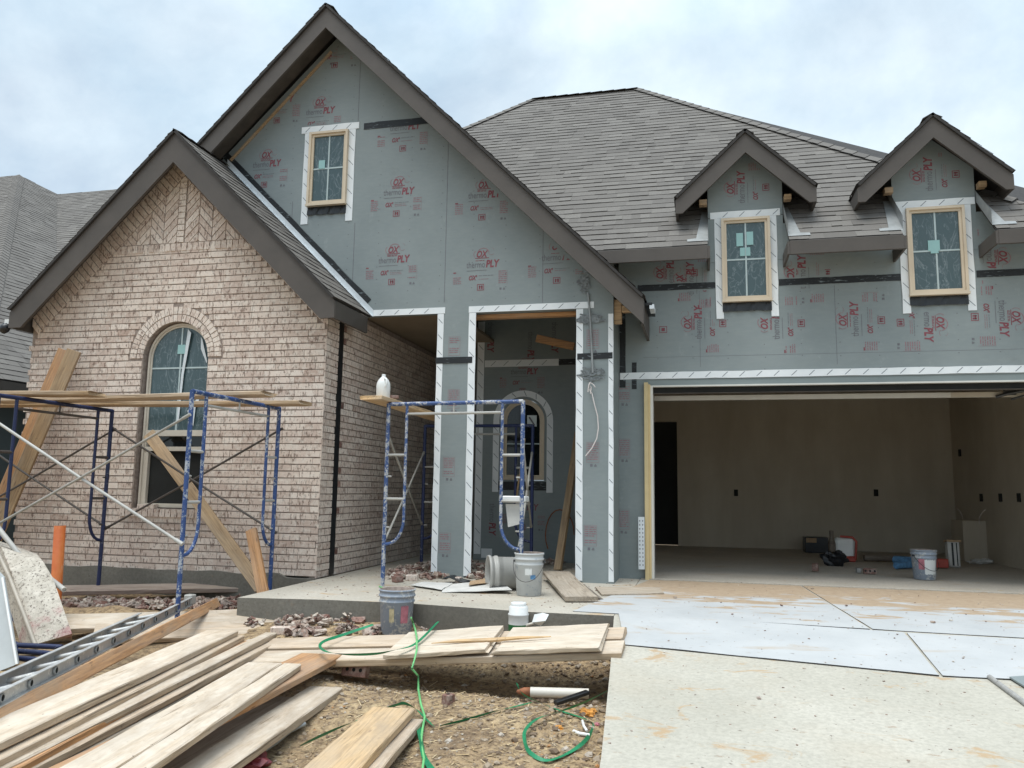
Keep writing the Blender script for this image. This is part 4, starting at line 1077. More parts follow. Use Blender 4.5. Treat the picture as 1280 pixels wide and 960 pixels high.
# stack at the left, running away from the street
dP = lambda a, b, z: (onZ(*b, z)-onZ(*a, z)).normalized()
def along(A, Bpx, z, L):  # far right end A, direction towards pixel B at the same height, length L
    a = onZ(*A, z); d = (onZ(*Bpx, z)-a).normalized(); return a, a+d*L
def lay(A, Bpx, z, L, w, th, mat, label, side=(1, -.2, 0), name='plank', group=GP, off=0., **k):
    a, b = along(A, Bpx, z, L)
    return board(name, a, b, side, w, th, mat, label, group, cat=k.pop('cat', 'plank'), **k)
lay((258,787), (0,897), -.12, 3.9, .25, .042, 'wood_white', 'pale cement dusted plank on top of the stack beside the ladder')
a, b = along((258,787), (0,897), -.12, 3.9); X = (b-a).normalized(); S = V3((1, -.2, 0)); S = (S-X*S.dot(X)).normalized(); dn = V3((0, 0, -1))
def under(k, right, fwd, w, mat, label, L=3.9, th=.042): board('plank', a+S*right+dn*k+X*fwd, b+S*right+dn*k+X*fwd, S, w, th, mat, label, GP, cat='plank')
under(.044, .045, -.03, .25, 'wood_pale', 'weathered plank second in the stack, just under its top plank')
under(.088, .085, -.03, .265, 'wood_orange', 'orange brown plank third down in the stack beside the ladder')
under(.132, .12, .1, .24, 'wood_grey', 'grey plank at the bottom of the stack beside the ladder')
lay((331,791), (0,948), -.198, 3.7, .10, .04, 'wood_white', 'narrow whitened plank edge, upper of the slim pair by the tall stack')
lay((334,800), (0,962), -.24, 3.7, .12, .04, 'wood_pale', 'narrow cracked plank, lower of the slim pair by the tall stack')
lay((322,806), (0,975), -.285, 3.6, .16, .04, 'wood_grey', 'grey plank mostly hidden beneath the slim pair')
a6, b6 = along((310,827), (80,955), -.165, 3.2)
board('plank', a6, b6, (1, -.35, 0), .232, .042, 'wood_white', 'wide whitish plank with long cracks lying over the orange one', GP, cat='plank')
X6 = (b6-a6).normalized(); S6 = V3((1, -.35, 0)); S6 = (S6-X6*S6.dot(X6)).normalized()
board('plank', a6+S6*.236+V3((0, 0, -.004)), b6+S6*.249+V3((0, 0, -.004)), S6, .125, .04, 'wood_white', 'narrow whitish plank tight against the wide cracked one', GP, cat='plank')
lay((377,815), (342,831), -.21, 3.3, .315, .045, 'wood_orange', 'broad bare orange brown plank between two whitened ones', (1, -.35, 0))
lay((386,857), (228,957), -.335, 2.6, .235, .05, 'wood_white', 'cement whitened plank nearest the bare dirt with a chipped end', (1, -.35, 0))
board('plank', onZ(384,842,-.36), onZ(100,1010,-.36), (1, -.3, 0), .2, .04, 'wood_grey', 'grey plank buried under the orange brown one', GP, cat='plank')
lay((465,884), (378,960), -.315, 2.0, .265, .045, 'wood_new', 'tan knotted plank on top of the pair by the green hose', (1, -.2, 0))
a9, b9 = along((465,884), (378,960), -.315, 2.0)
board('plank', a9+V3((.055, -.02, -.046)), b9+V3((.07, 0, -.046)), (1, -.2, 0), .27, .045, 'wood_pale', 'paler plank under the tan knotted one by the green hose', GP, cat='plank')
# boards crossing behind the ladder, in front of the slab
plank('plank', (350,760), (70,767), -.115, -.12, .27, .045, 'wood_white', 'whitened plank lying crosswise behind the ladder, upper one', GP, (-.35, -1, -.25), cat='plank')
plank('plank', (366,773), (120,781), -.185, -.18, .27, .045, 'wood_pale', 'plank lying crosswise behind the ladder, lower one with a bare tan patch', GP, (-.4, -1, -.2), cat='plank')
plank('plank', (316,728), (82,731), -.10, -.11, .26, .05, 'wood_red', 'reddish grey plank lying along the foot of the brick wall', GP, (0, -1, -.12), cat='plank')
# bridge of boards over the hollow, resting on the driveway edge
GB = 'boards bridging the hollow'
fr, fl_ = onZ(782, 783, .015), onZ(312, 799, -.245)
n1 = near_edge(fr, (780, 797), .30); sd = (n1-fr).normalized()
board('plank', fr, fl_, sd, .29, .05, 'wood_pale', 'tan and white plank bridging to the driveway, farther from the street', GB, cat='plank')
fr2 = n1+sd*.016+V3((0, 0, -.012)); fl2 = fl_+sd*.318+V3((-.02, 0, -.012))
board('plank', fr2, fl2, sd, .29, .05, 'wood_white', 'whitened plank bridging to the driveway, nearer the street', GB, cat='plank')
Xb = (fl_-fr).normalized(); Zb = Xb.cross(sd); Zb = Zb if Zb.z > 0 else -Zb
def mortar_board(A, B, w, label):
    m = board('mortar_board', A, B, sd, w, .034, 'plywood', label, 'plywood mortar boards on the bridge', .006, .006, 'mortar board', 10, .035); return m
pb_ = lambda s, t, h=.034: fr+Xb*s+sd*t+Zb*h
mortar_board(pb_(.10, .05), pb_(.82, .02), .60, 'plywood mortar board on the bridge, beside the driveway')
mortar_board(pb_(.95, .00), pb_(1.66, .05), .61, 'plywood mortar board on the bridge with a splinter stick on it')
# splinter
sp = MB(); a, b = pb_(.50, .40, .050), pb_(1.36, .47, .048); d = (b-a)/6
sp.tube([a, a+d*1.5+Zb*.004, a+d*3, a+d*4.6+Zb*.006, b], [.004, .012, .017, .013, .003], 5, 0, True, .5, False)
tag(sp.build('stick', ['wood_new'], None, a.lerp(b, .5)), 'splintered tan stick lying across a plywood mortar board', 'stick')
# scaffold planks
GS = 'planks on the scaffold tops'
def deckplank(xr, xl, y0, z, w, mat, label, tilt=0.): board('plank', (xr, y0+w, z+tilt), (xl, y0+w, z), (0, -1, 0), w, .04, mat, label, GS, cat='plank', warp=.012, ends=.03)
zs_ = 1.825+.0225+.041
deckplank(onY(131, 499, 6.75).x, -8.9, 6.52, zs_+.012, .25, 'wood_tan', 'scaffold plank ending before the arched window, nearest the street', -.012)
deckplank(onY(340, 495, 7.1).x, -7.4, 6.92, zs_, .25, 'wood_pale', 'chipped scaffold plank crossing the arched window, middle one', .012)
deckplank(onY(383, 509, 7.6).x, -8.7, 7.42, zs_-.004, .25, 'wood_tan', 'longest scaffold plank nearest the brick wall')
o = board('plank', (-3.42, 7.62, 1.93), (-3.25, 9.95, 1.864), (1, .1, 0), .25, .04, 'wood_new', 'short plank on the porch scaffold under the white jug', GS, cat='plank')
# leaning timbers
def stick(name, a, b, wd, th, mat, label, face=(0, -1, 0), group=None, cat='timber', **k):
    a, b = V3(a), V3(b); X = (b-a).normalized(); f = V3(face); f = (f-X*f.dot(X)).normalized(); s = X.cross(f)
    fr_ = a+f*th/2-s*wd/2
    # board() lays its width along n_dir with the top face on the plane through the edge
    m = MB(); L = (b-a).length; m.cbox((-L/2, -wd/2, -th/2), (L/2, wd/2, th/2), .004)
    o = m.build(name, [mat]); c = a.lerp(b, .5); s = f.cross(X)
    o.matrix_world = Matrix(((X.x, s.x, f.x, c.x), (X.y, s.y, f.y, c.y), (X.z, s.z, f.z, c.z), (0, 0, 0, 1)))
    return tag(o, label, cat, group)
a, b = onY(93, 438, 8.02), onY(7, 640, 7.86); b = a+(b-a)*1.35
stick('timber', a, b, .15, .075, 'wood_tan', 'heavy brown timber leaning on the wall corner, in front of its twin', (.55, -1, 0), 'timbers leaning at the corner')
a, b = onY(80, 437, 8.10), onY(-6, 640, 7.94); b = a+(b-a)*1.35
stick('timber', a, b, .11, .075, 'wood_orange', 'orange edged timber leaning on the wall corner, behind its twin', (.2, -1, 0), 'timbers leaning at the corner')
stick('timber', onY(186, 542, 8.09), onY(326, 735, 7.72), .135, .038, 'wood_tan', 'notched board leaning across the open lower window', (.2, -1, .2))
stick('timber', onY(314, 662, 7.62), onY(329, 742, 7.42), .115, .04, 'wood_orange', 'short orange stud with holes leaning beside the scaffold leg', (.1, -1, 0))
stick('timber', onY(723, 540, 11.05), onZ(697, 713, .0), .10, .05, 'wood_tan', 'two by four leaning inside the entry beside the slim column', (-.4, -1, 0))

# ------------------------------------------------------------------ ladder, wheelbarrow and left corner
lad = empty('ladder', onG(120, 800), 'aluminium ladder lying on the ground beside the plank stack', 'ladder')
na, nb_ = onZ(238, 746, -.02), onZ(0, 862, .0); nb_ = na+(nb_-na)*1.15
dL = (nb_-na).normalized(); fa_, fb_ = onZ(173, 766, -.06), onZ(0, 842, -.035); fb_ = fa_+(fb_-fa_)*1.15
def rail(a, b):
    X = (b-a).normalized(); up = V3((0, 0, 1)); s = X.cross(up).normalized(); up = s.cross(X); m = MB(); L = (b-a).length
    M = Matrix(((X.x, s.x, up.x, a.x), (X.y, s.y, up.y, a.y), (X.z, s.z, up.z, a.z), (0, 0, 0, 1)))
    m.box((0, -.004, -.075), (L, 0, 0), 0, .5, M); m.box((0, -.028, -.006), (L, -.004, 0), 0, .5, M); m.box((0, -.028, -.075), (L, -.004, -.069), 0, .5, M)
    return m.build('rail', ['aluminium'], lad)
r1 = rail(na, nb_); r2 = rail(fa_, fb_)
L1 = (nb_-na).length; side = (fb_-fa_).normalized()
s0 = (fa_-na).dot(dL)
hr = MB()
k = .16
while k < L1-.05:
    p = na+dL*k+V3((0, 0, -.038)); q0 = fa_+side*((p-fa_).dot(side)); q0.z = fa_.z-.038
    sv = V3((-dL.y, dL.x, 0)).normalized()
    hr.lathe([(.024, .0), (.024, .010), (.016, .012), (.014, -.0), (0, -.002)], Matrix.Translation(p+sv*.006) @ sv.to_track_quat('Z', 'Y').to_matrix().to_4x4(), 14, [0, 0, 1, 1])
    if (p-fa_).dot(side) > 0: rg = MB(); rg.tube([p, q0], .0165, 8); rg.build('rung', ['aluminium'], lad)
    k += .305
hr.build('rung_end', ['metal_grey', 'dark_void'], r1)
lf = MB(); lf.cbox(tuple(na-V3((.05, .03, .07))), tuple(na+V3((.03, .05, .02))), .008); lf.build('foot', ['scaffold_white'], lad)
sdv = V3((-dL.y, dL.x, 0)); sdv = sdv if sdv.x > 0 else -sdv
a, b = onZ(271, 747, -.055), onZ(0, 883, -.07); b = a+(b-a)*1.1
board('timber', a, b, (.6, -.35, -.9), .085, .045, 'wood_orange', 'orange stained two by four lying against the ladder', None, cat='timber', cham=.004)

wbw = empty('wheelbarrow', onG(45, 795), 'mortar crusted wheelbarrow tipped on its side by the ladder', 'wheelbarrow')
YW = 5.95
C_ = [onY(0, 681, YW+.15), onY(54, 702, YW+.1), onY(66, 722, YW+.02), onY(90, 792, YW-.25), onY(62, 806, YW-.32), onY(42, 806, YW-.34), onY(-6, 700, YW)]
# tray: closed bottom seen here, the open rim turned away to the left
bot = [C_[1], C_[2], C_[3], C_[5], onY(14, 715, YW-.05), onY(2, 684, YW+.12)]
wm = MB(); cen = sum(bot, V3())/len(bot); inn = V3((-.30, .22, -.02))
rim = [cen+(p-cen)*1.28+inn for p in bot]; N = len(bot)
sub = 5
def lerp_ring(t): return [p.lerp(q, t) for p, q in zip(bot, rim)]
wm.face(bot[::-1], 0)
for i in range(N):
    j = (i+1) % N
    wm.face([bot[i], bot[j], rim[j], rim[i]], 0)
    k_ = .93; wm.face([cen+(bot[j]-cen)*k_+inn*.1, cen+(bot[i]-cen)*k_+inn*.1, cen+inn+(rim[i]-cen-inn)*.95, cen+inn+(rim[j]-cen-inn)*.95], 1)
    wm.face([rim[i], rim[j], cen+inn+(rim[j]-cen-inn)*.95, cen+inn+(rim[i]-cen-inn)*.95], 1)
wo = wm.build('tray', ['mortar_crust', 'mortar_pan'], wbw); bm_fix(wo.data)
rm = MB(); rm.tube([onY(*q, y) for q, y in (((-4, 688), YW-.05), ((12, 722), YW-.12), ((30, 768), YW-.25), ((44, 806), YW-.38))], .017, 8); rm.build('rim', ['mortar_pan'], wbw)
hd_ = MB(); hd_.tube([onY(-14, 644, YW+.2), onY(4, 668, YW+.15), onY(24, 693, YW+.16), onY(48, 712, YW+.2), onY(80, 737, YW+.0)], .0225, 10)
hp = onY(80, 737, YW); hd_.build('handle', ['scaffold_white'], wbw)
he = MB(); dd = (onY(81, 738, YW)-onY(60, 722, YW+.13)).normalized(); he.lathe([(.0215, -.03), (.0225, .004), (.015, .005), (.014, -.02), (0, -.022)], Matrix.Translation(hp) @ dd.to_track_quat('Z', 'Y').to_matrix().to_4x4(), 12, [0, 0, 1, 1]); he.build('handle_end', ['pvc', 'dark_void'], wbw)
wl = MB(); wl.lathe([(.02, -.05), (.13, -.045), (.17, -.03), (.18, 0), (.17, .03), (.13, .045), (.02, .05)], Matrix.Translation(onY(-40, 760, YW+.2)) @ Matrix.Rotation(R(80), 4, 'Y'), 24); wl.build('wheel', ['plastic_black'], wbw)
wg = MB(); wg.tube([onY(28, 790, YW-.05), onY(-4, 740, YW+.1), onY(-40, 760, YW+.25)], .018, 8); wg.build('leg', ['scaffold_navy'], wbw)
pn = MB(); Q = [onY(-16, 700, 5.3), onY(4, 722, 5.25), onY(22, 830, 5.05), onY(-30, 850, 5.1)]
back = [p+V3((-.02, .035, 0)) for p in Q]; pn.face(Q[::-1]); pn.face(back); [pn.face([Q[i], Q[(i+1) % 4], back[(i+1) % 4], back[i]]) for i in range(4)]
o = pn.build('panel', ['white_panel'], None, Q[2]); bm_fix(o.data)
tag(o, 'pale grey plastic panel propped upright at the edge by the wheelbarrow', 'panel')
pr2 = MB(); pr2.tube([Q[1]+V3((.004, -.012, 0)), Q[2]+V3((.004, -.012, 0))], .010, 8); x = pr2.build('rim', ['bottle_white'], None, Q[2]); x.parent = o; x.location = (0, 0, 0)
tf = empty('folded_scaffold', onG(45, 815), 'folded dark blue scaffold tubes on the ground under the wheelbarrow', 'folded scaffold')
for k, (y0, y1) in enumerate(((806, 809), (813, 818), (822, 827))):
    t = MB(); t.tube([onG(12, y0, .06-.01*k), onG(78, y1, .06-.01*k)], .021, 8); t.build('tube', ['scaffold_navy'], tf)
t = MB(); t.tube([onG(20, 804, .05), onG(20, 830, .03)], .016, 8); t.build('rung', ['scaffold_navy'], tf)
pp = MB(); a = onY(75, 657, 7.25); b = onY(70, 742, 7.25); ax = (a-b).normalized(); Lp = (a-b).length+.12
pp.lathe([(.054, -.12), (.056, Lp-.12), (.048, Lp-.12), (.048, Lp-.3), (0, Lp-.3)], Matrix.Translation(b) @ ax.to_track_quat('Z', 'Y').to_matrix().to_4x4(), 24, [0, 0, 1, 1])
tag(pp.build('pipe', ['orange_pipe', 'dark_void'], None, b), 'bright orange upright pipe stub before the brick wall', 'pipe')

# ------------------------------------------------------------------ rubble and loose bricks
def rubble(name, spots, n, label, smin=.02, smax=.07, z0=None):
    m = MB()
    for i in range(n):
        cx, cy, rx, ry = random.choice(spots); u = random.gauss(0, .45); v = random.gauss(0, .45)
        if abs(u) > 1 or abs(v) > 1: continue
        x, y = cx+rx*u, cy+ry*v; h = max(0, 1-math.hypot(u, v))*.07
        z = (z0 if z0 is not None else ground_h(x, y))+random.uniform(0, h)+.012; s = random.uniform(smin, smax)
        M = Matrix.Translation((x, y, z)) @ Matrix.Rotation(random.uniform(0, 6.3), 4, 'Z') @ Matrix.Rotation(random.gauss(0, .45), 4, 'X') @ Matrix.Rotation(random.gauss(0, .35), 4, 'Y')
        a, b, c = s, s*random.uniform(.4, .9), s*random.uniform(.22, .55)
        m.cbox((-a/2*1.4, -b/2, -c/2), (a/2*1.4, b/2, c/2), s*.12, random.choice((0, 0, 0, 1, 2)), random.random(), M, s*.16)
    tag(m.build(name, ['chip_brick', 'raw_brick', 'mortar'], None, (spots[0][0], spots[0][1], z0 or gz(spots[0][1]))), label, 'rubble', None, 'stuff')
sp_ = []
for q in ((100,750),(130,748),(165,750),(200,752),(235,750),(265,750),(290,748),(315,748)): p = onG(*q, .06); sp_.append((p.x, p.y, .42, .26))
rubble('brick_rubble', sp_, 760, 'broken brick chips heaped along the foot of the brick wall', .03, .095)
sp_ = [(onG(*q, .03).x, onG(*q, .03).y, .22, .13) for q in ((370,785),(395,784),(420,780),(375,792),(440,783))]
rubble('brick_rubble', sp_, 170, 'broken brick chips beside the slab edge by the grey bucket', .03, .085)
sp_ = [(onZ(*q).x, onZ(*q).y, .26, .24) for q in ((505,717),(520,714),(540,722),(500,722),(530,710))]
rubble('brick_rubble', sp_, 170, 'broken red brick pieces on the slab left of the wide column', .025, .085, 0.)
sp_ = [(onZ(*q).x, onZ(*q).y, .26, .3) for q in ((600,722),(612,712),(625,722),(590,708),(685,705),(700,702))]
rubble('brick_rubble', sp_, 190, 'broken red brick pieces in the entry around the fallen pail', .025, .085, 0.)
sp_ = [(x, 6.55+.03*random.random(), .10, .07) for x in (-3.9, -3.6, -3.0, -2.7, -2.3, -2.0, -1.3, -1.0)]
rubble('brick_rubble', sp_, 260, 'small brown clods and chips along the foot of the porch slab', .012, .045)
GL = 'loose bricks lying about'
def loose_brick(p, rz, label, mat='raw_brick', rx=0., L=.20, w=.09, h=.062, core=True, ry=0.):
    p = V3(p); e = MB(); M = Matrix.Rotation(rz, 4, 'Z') @ Matrix.Rotation(rx, 4, 'X') @ Matrix.Rotation(ry, 4, 'Y')
    e.cbox((-L/2, -w/2, -h/2), (L/2, w/2, h/2), .005, 0, random.random(), M, .002)
    if core:
        for k in (-1, 0, 1):
            if L < .1 and k: continue
            c = M @ V3((k*.055, 0, h/2+.0012)); e.lathe([(0, .0), (.014, 0)], Matrix.Translation(c) @ M, 10, 1)
        for k in (-1, 1):
            c = M @ V3((0, k*(w/2+.0005), 0)); e.box((-L*.42, -.0009, -h*.05), (L*.42, .0009, h*.0), 1, .5, Matrix.Translation(c) @ M)
    tag(e.build('brick', [mat, 'dark_void'], None, p) if False else _at(e, 'brick', [mat, 'dark_void'], p), label, 'brick', GL)
def _at(mb, name, mats, p, parent=None):
    mb.v = [tuple(V3(v)+V3(p)) for v in mb.v]; return mb.build(name, mats, parent, p)
loose_brick(onG(445, 838, .035), R(-8), 'dark grooved brick lying on the dirt below the bridge', 'raw_brick', R(70))
loose_brick(onG(560, 874, .03), R(70), 'small dark brick bat standing in the middle of the dirt', 'raw_brick', 0, .07, .06, .065)
loose_brick(onG(465, 788, .06), R(55), 'pale brick tilted against the grey bucket', 'brick', R(55), .17, .08, .06, False)
loose_brick(onG(431, 779, .06), R(20), 'reddish brick in the chips behind the bridge', 'raw_brick', R(8))
loose_brick(onG(352, 788, .05), R(12), 'pale brick by the plank ends beside the chips', 'brick', 0, .17, .09, .06, False)
loose_brick(onZ(515, 722, .032), R(8), 'pale half brick on the slab before the wide column', 'brick', 0, .13, .09, .062, False)
loose_brick(onZ(497, 724, .032), R(60), 'red half brick in the pieces left of the wide column', 'raw_brick', 0, .10, .08, .06, False)
loose_brick(onZ(573, 725, .032), R(80), 'tiny pale brick bat at the foot of the wide column', 'brick', 0, .07, .05, .065, False)
loose_brick(onZ(1019, 709, .06), R(80), 'upright dark brick bat on the garage floor', 'raw_brick', 0, .08, .08, .10, False)
loose_brick(onZ(1087, 714, .034), R(2), 'dark cored brick lying on the garage floor by the bucket', 'raw_brick', R(80), .15, .07, .062)
loose_brick(onZ(1073, 713, .034), R(10), 'grey brick bat touching the dark cored one in the garage', 'block_concrete', 0, .055, .07, .055, False)
loose_brick(onZ(522, 497, 1.955) if False else V3((-3.19, 7.95, 1.955)), R(20), 'brick chips left on the plank by the white jug', 'raw_brick', 0, .12, .05, .035, False)

# ------------------------------------------------------------------ buckets and containers
def bucket(p, s, mats, label, group, patches=(), tilt=None, handle=True, rz=0., h=.37, r0=.128, r1=.150):
    M = Matrix.Translation(p) @ (tilt or Matrix()) @ Matrix.Rotation(rz, 4, 'Z') @ Matrix.Scale(s, 4)
    root = empty('bucket', p, label, 'bucket', group)
    b = MB(); rr = lambda z: r0+(r1-r0)*z/h
    prof = [(0, .0), (r0-.006, 0), (r0, .008), (rr(h*.70), h*.70), (rr(h*.72)+.007, h*.72), (rr(h*.745)+.007, h*.745), (rr(h*.755), h*.76), (rr(h*.83), h*.83), (rr(h*.84)+.009, h*.84), (rr(h*.875)+.009, h*.875), (rr(h*.885), h*.885), (rr(h*.955), h*.955), (rr(h)+.006, h*.96), (rr(h)+.006, h-.002), (rr(h)-.001, h), (rr(h)-.004, h-.006), (r0-.004, .04), (0, .036)]
    b.lathe(prof, M, 36, [0]*14+[1]*3); bo_ = b.build('body', mats, root)
    if patches:
        q = MB()
        for a0, a1, z0, z1, mi in patches:
            n = 8; rs = random.Random(int(a0*100))
            for k in range(n):
                b0, b1 = a0+(a1-a0)*k/n, a0+(a1-a0)*(k+1)/n; e = rs.uniform(-.012, .012)
                q.face([M @ V3((math.cos(t)*(rr(z)+.0016), math.sin(t)*(rr(z)+.0016), z)) for t, z in ((b0, z0+e), (b1, z0-e*.6), (b1, z1+e), (b0, z1-e))], mi)
        q.build('sticker', ['red_label', 'yellow_label', 'blue_label', 'bottle_white'], bo_)
    if handle:
        g = MB(); n = 14; g.tube([M @ V3((math.cos(math.pi*k/n)*(r1+.012), -math.sin(math.pi*k/n)*.155-.01, h*.80-math.sin(math.pi*k/n)*.18)) for k in range(n+1)], .0032, 6)
        for sx in (-1, 1): g.tube([M @ V3((sx*r1*.97, 0, h*.80)), M @ V3((sx*(r1+.018), 0, h*.80))], .012, 8)
        g.build('handle', ['steel_dark'], root)
    return root
GK_ = 'mortar splashed buckets'
bp = V3((onY(495, 790, 6.60).x, 6.60, -.225)); yaw_to = lambda p: math.atan2(-p.y, -p.x)
def pz(p, rel): return yaw_to(V3(p))+rel
p = bp; bucket(p, 1., ['bucket_grey', 'mortar'], 'grey bucket with red and yellow label remains by the slab edge', GK_, [(pz(p, .25), pz(p, .75), .10, .24, 0), (pz(p, -.45), pz(p, -.15), .11, .22, 1)], None, False)
p = onZ(661, 744, 0); bucket(p, 1., ['bucket_white', 'mortar'], 'white plastered bucket on the porch slab behind the scaffold leg', GK_, [(pz(p, .1), pz(p, .5), .16, .20, 2), (pz(p, -.3), pz(p, .2), .20, .26, 3)], None, True, 0, .40, .118, .138)
p = onZ(1156, 724, .0); bucket(p, .95, ['bucket_grey', 'mortar'], 'grey bucket with torn white label on the garage floor', GK_, [(pz(p, -.95), pz(p, -.45), .13, .26, 0), (pz(p, -.45), pz(p, .65), .07, .25, 3)], None, True, .5)
# fallen pail in the entry
pa = onZ(628, 722, .0); Mt = Matrix.Rotation(R(-90), 4, 'Y') @ Matrix.Rotation(R(14), 4, 'X')
root = empty('pail', pa, 'pale grey pail lying on its side in the entry', 'pail')
b = MB(); M = Matrix.Translation(onZ(662, 716, .165)) @ V3((-.93, -.42, .0)).normalized().to_track_quat('Z', 'Y').to_matrix().to_4x4()
b.lathe([(0, 0), (.145, 0), (.155, .01), (.160, .33), (.172, .335), (.172, .36), (.163, .365), (.163, .40), (.176, .405), (.176, .43), (.165, .43), (.15, .06), (0, .05)], M, 36, 0); b.build('body', ['pail_grey'], root)
# jug on the porch scaffold plank
jp = V3((-3.27, 7.86, 1.927)); jr = empty('jug', jp, 'white plastic jug standing on the porch scaffold plank', 'jug')
b = MB(); b.lathe([(0, 0), (.062, 0), (.072, .012), (.074, .13), (.070, .165), (.052, .205), (.026, .232), (.018, .240), (.018, .252), (0, .252)], Matrix.Translation(jp), 28); b.build('body', ['bottle_white'], jr)
b = MB(); b.lathe([(.021, .238), (.021, .258), (.018, .261), (0, .261)], Matrix.Translation(jp), 20); b.build('cap', ['bottle_white'], jr)
b = MB(); b.tube([jp+V3((.03, -.045, .215)), jp+V3((.055, -.058, .20)), jp+V3((.06, -.062, .15)), jp+V3((.045, -.060, .12))], .010, 8); b.build('handle', ['bottle_white'], jr)
# green tinted jar between slab and bridge
jp = V3((onY(648, 780, 6.56).x, 6.56, -.255)); jr = empty('jar', jp, 'white topped jar of green liquid standing beyond the bridge', 'jar')
b = MB(); h = .33; r = .082
b.lathe([(0, 0), (r-.006, 0), (r, .008), (r, .165), (r, .168), (r, .235), (r+.004, .24), (r+.004, .25), (r-.004, .255), (r-.004, .305), (r-.02, .315), (0, .317)], Matrix.Translation(jp), 32, [1]*4+[0]*7); b.build('body', ['bottle_white', 'liquid_green'], jr)
b = MB(); b.lathe([(r-.018, .314), (r-.018, .336), (r-.024, .340), (0, .340)], Matrix.Translation(jp), 28); b.build('lid', ['bottle_white'], jr)
tr = empty('trowel', onZ(677, 784, -.12), 'white coated pointing trowel leaning on the slab edge', 'trowel')
b = MB(); Q = [onZ(665, 778, -.06), onZ(668, 768, .0), onZ(678, 766, .02), onZ(686, 768, .015), onZ(682, 776, -.03), onZ(676, 782, -.08)]; b.face(Q[::-1]); b.face([q+V3((0, .006, -.004)) for q in Q]); o = b.build('blade', ['bottle_white'], tr); 
b = MB(); b.tube([onZ(667, 779, -.07), onZ(660, 781, -.085), onZ(655, 783, -.10)], .011, 8); b.build('handle', ['pvc'], tr)

# ------------------------------------------------------------------ litter on the porch
def slabquad(name, pts, th, mat, label, cat, sub=4, wob=.006):
    pts = [V3(p) for p in pts]; m = MB()
    def P(u, v): return (pts[0]*(1-u)+pts[1]*u)*(1-v)+(pts[3]*(1-u)+pts[2]*u)*v
    n = sub; up = V3((0, 0, 1)); g = [[P(i/n, j/n)+up*wob*noise.noise(P(i/n, j/n)*6) for i in range(n+1)] for j in range(n+1)]
    for j in range(n):
        for i in range(n):
            q = [g[j][i], g[j][i+1], g[j+1][i+1], g[j+1][i]]; m.face(q); m.face([a-up*th for a in q[::-1]])
    per = [g[0][i] for i in range(n)]+[g[j][n] for j in range(n)]+[g[n][n-i] for i in range(n)]+[g[n-j][0] for j in range(n)]
    for i in range(len(per)): a, b = per[i], per[(i+1) % len(per)]; m.face([a, a-up*th, b-up*th, b])
    o = m.build(name, [mat], None, sum(pts, V3())/4); bm_fix(o.data); return tag(o, label, cat)
slabquad('cardboard_sheet', [onZ(513, 731, .02), onZ(552, 737, .02), onZ(566, 729, .03), onZ(530, 727, .02)], .004, 'paper_white', 'small torn pale paper sheet on the slab before the wide column', 'paper')
slabquad('cardboard_sheet', [onZ(552, 740, .008), onZ(640, 737, .045), onZ(622, 725, .05), onZ(556, 731, .02)], .006, 'paper_white', 'long bent white card sheet lying on the slab before the entry', 'card')
slabquad('cardboard_sheet', [onZ(586, 731, .05), onZ(622, 727, .06), onZ(612, 722, .05), onZ(588, 726, .04)], .004, 'cardboard', 'brown cardboard scrap behind the bent white card', 'card')
fm = MB(); q = [(541, 731), (552, 724), (562, 722), (574, 727), (586, 730)]; pz_ = [.005, .045, .06, .03, .01]
for i in range(4):
    a, b = onZ(*q[i], pz_[i]), onZ(*q[i+1], pz_[i+1]); fm.face([a, b, b+V3((0, .16, .015)), a+V3((0, .16, .015))]); fm.face([a-V3((0, 0, .004)), a+V3((0, .16, .011)), b+V3((0, .16, .011)), b-V3((0, 0, .004))])
tag(fm.build('felt_scrap', ['plastic_black'], None, onZ(563, 728, 0)), 'curled black felt scrap at the foot of the wide column', 'felt')
a, b = onZ(679, 714, .10), onZ(706, 746, .05)
board('plank', a, b, (1, .1, .0), .30, .04, 'wood_grey', 'dusty grey brown plank lying in the entry beside the white bucket', None, cat='plank', seg=8)
a, b = onZ(723, 727, .05), onZ(748, 746, .03)
board('timber', a, b, (1, .3, -.5), .09, .06, 'wood_dark', 'dark rotten stub of timber at the foot of the slim column', None, cat='timber', seg=6)
slabquad('board', [onZ(752, 743, .018), onZ(830, 741, .02), onZ(822, 734, .022), onZ(744, 733, .03)], .014, 'wood_grey', 'thin flat grey board on the slab before the slim column', 'board', 4, .01)
bb = MB(); p = onZ(795, 722, 0); bb.cbox((p.x-.105, p.y-.06, 0), (p.x+.105, p.y+.1, .14), .008); tag(bb.build('block', ['block_concrete'], None, p), 'grey concrete block at the foot of the garage door frame', 'block')
def blob(name, c, r, mat, label, cat, sc=(1, 1, .6), amp=.35, seed=1, n=20, parent=None):
    m = MB(); rows = []
    for j in range(n//2+1):
        th = math.pi*j/(n//2); row = []
        for i in range(n):
            ph = 2*math.pi*i/n; d = V3((math.sin(th)*math.cos(ph), math.sin(th)*math.sin(ph), math.cos(th)))
            k = 1+amp*noise.fractal(d*1.8+V3((seed*7, 0, 0)), .8, 2.2, 4); p = V3((d.x*sc[0], d.y*sc[1], d.z*sc[2]))*r*k; row.append(V3(c)+p)
        rows.append(row)
    for j in range(n//2):
        for i in range(n): m.face([rows[j][i], rows[j+1][i], rows[j+1][(i+1) % n], rows[j][(i+1) % n]], 0, .5)
    o = m.build(name, [mat], parent, None if parent else c); bm_fix(o.data); return tag(o, label, cat) if label else o
blob('bag', onZ(783, 705, .10), .15, 'plastic_black', 'black plastic bag slumped between slim column and garage frame', 'bag', (1.3, .8, .6), .6, 3)
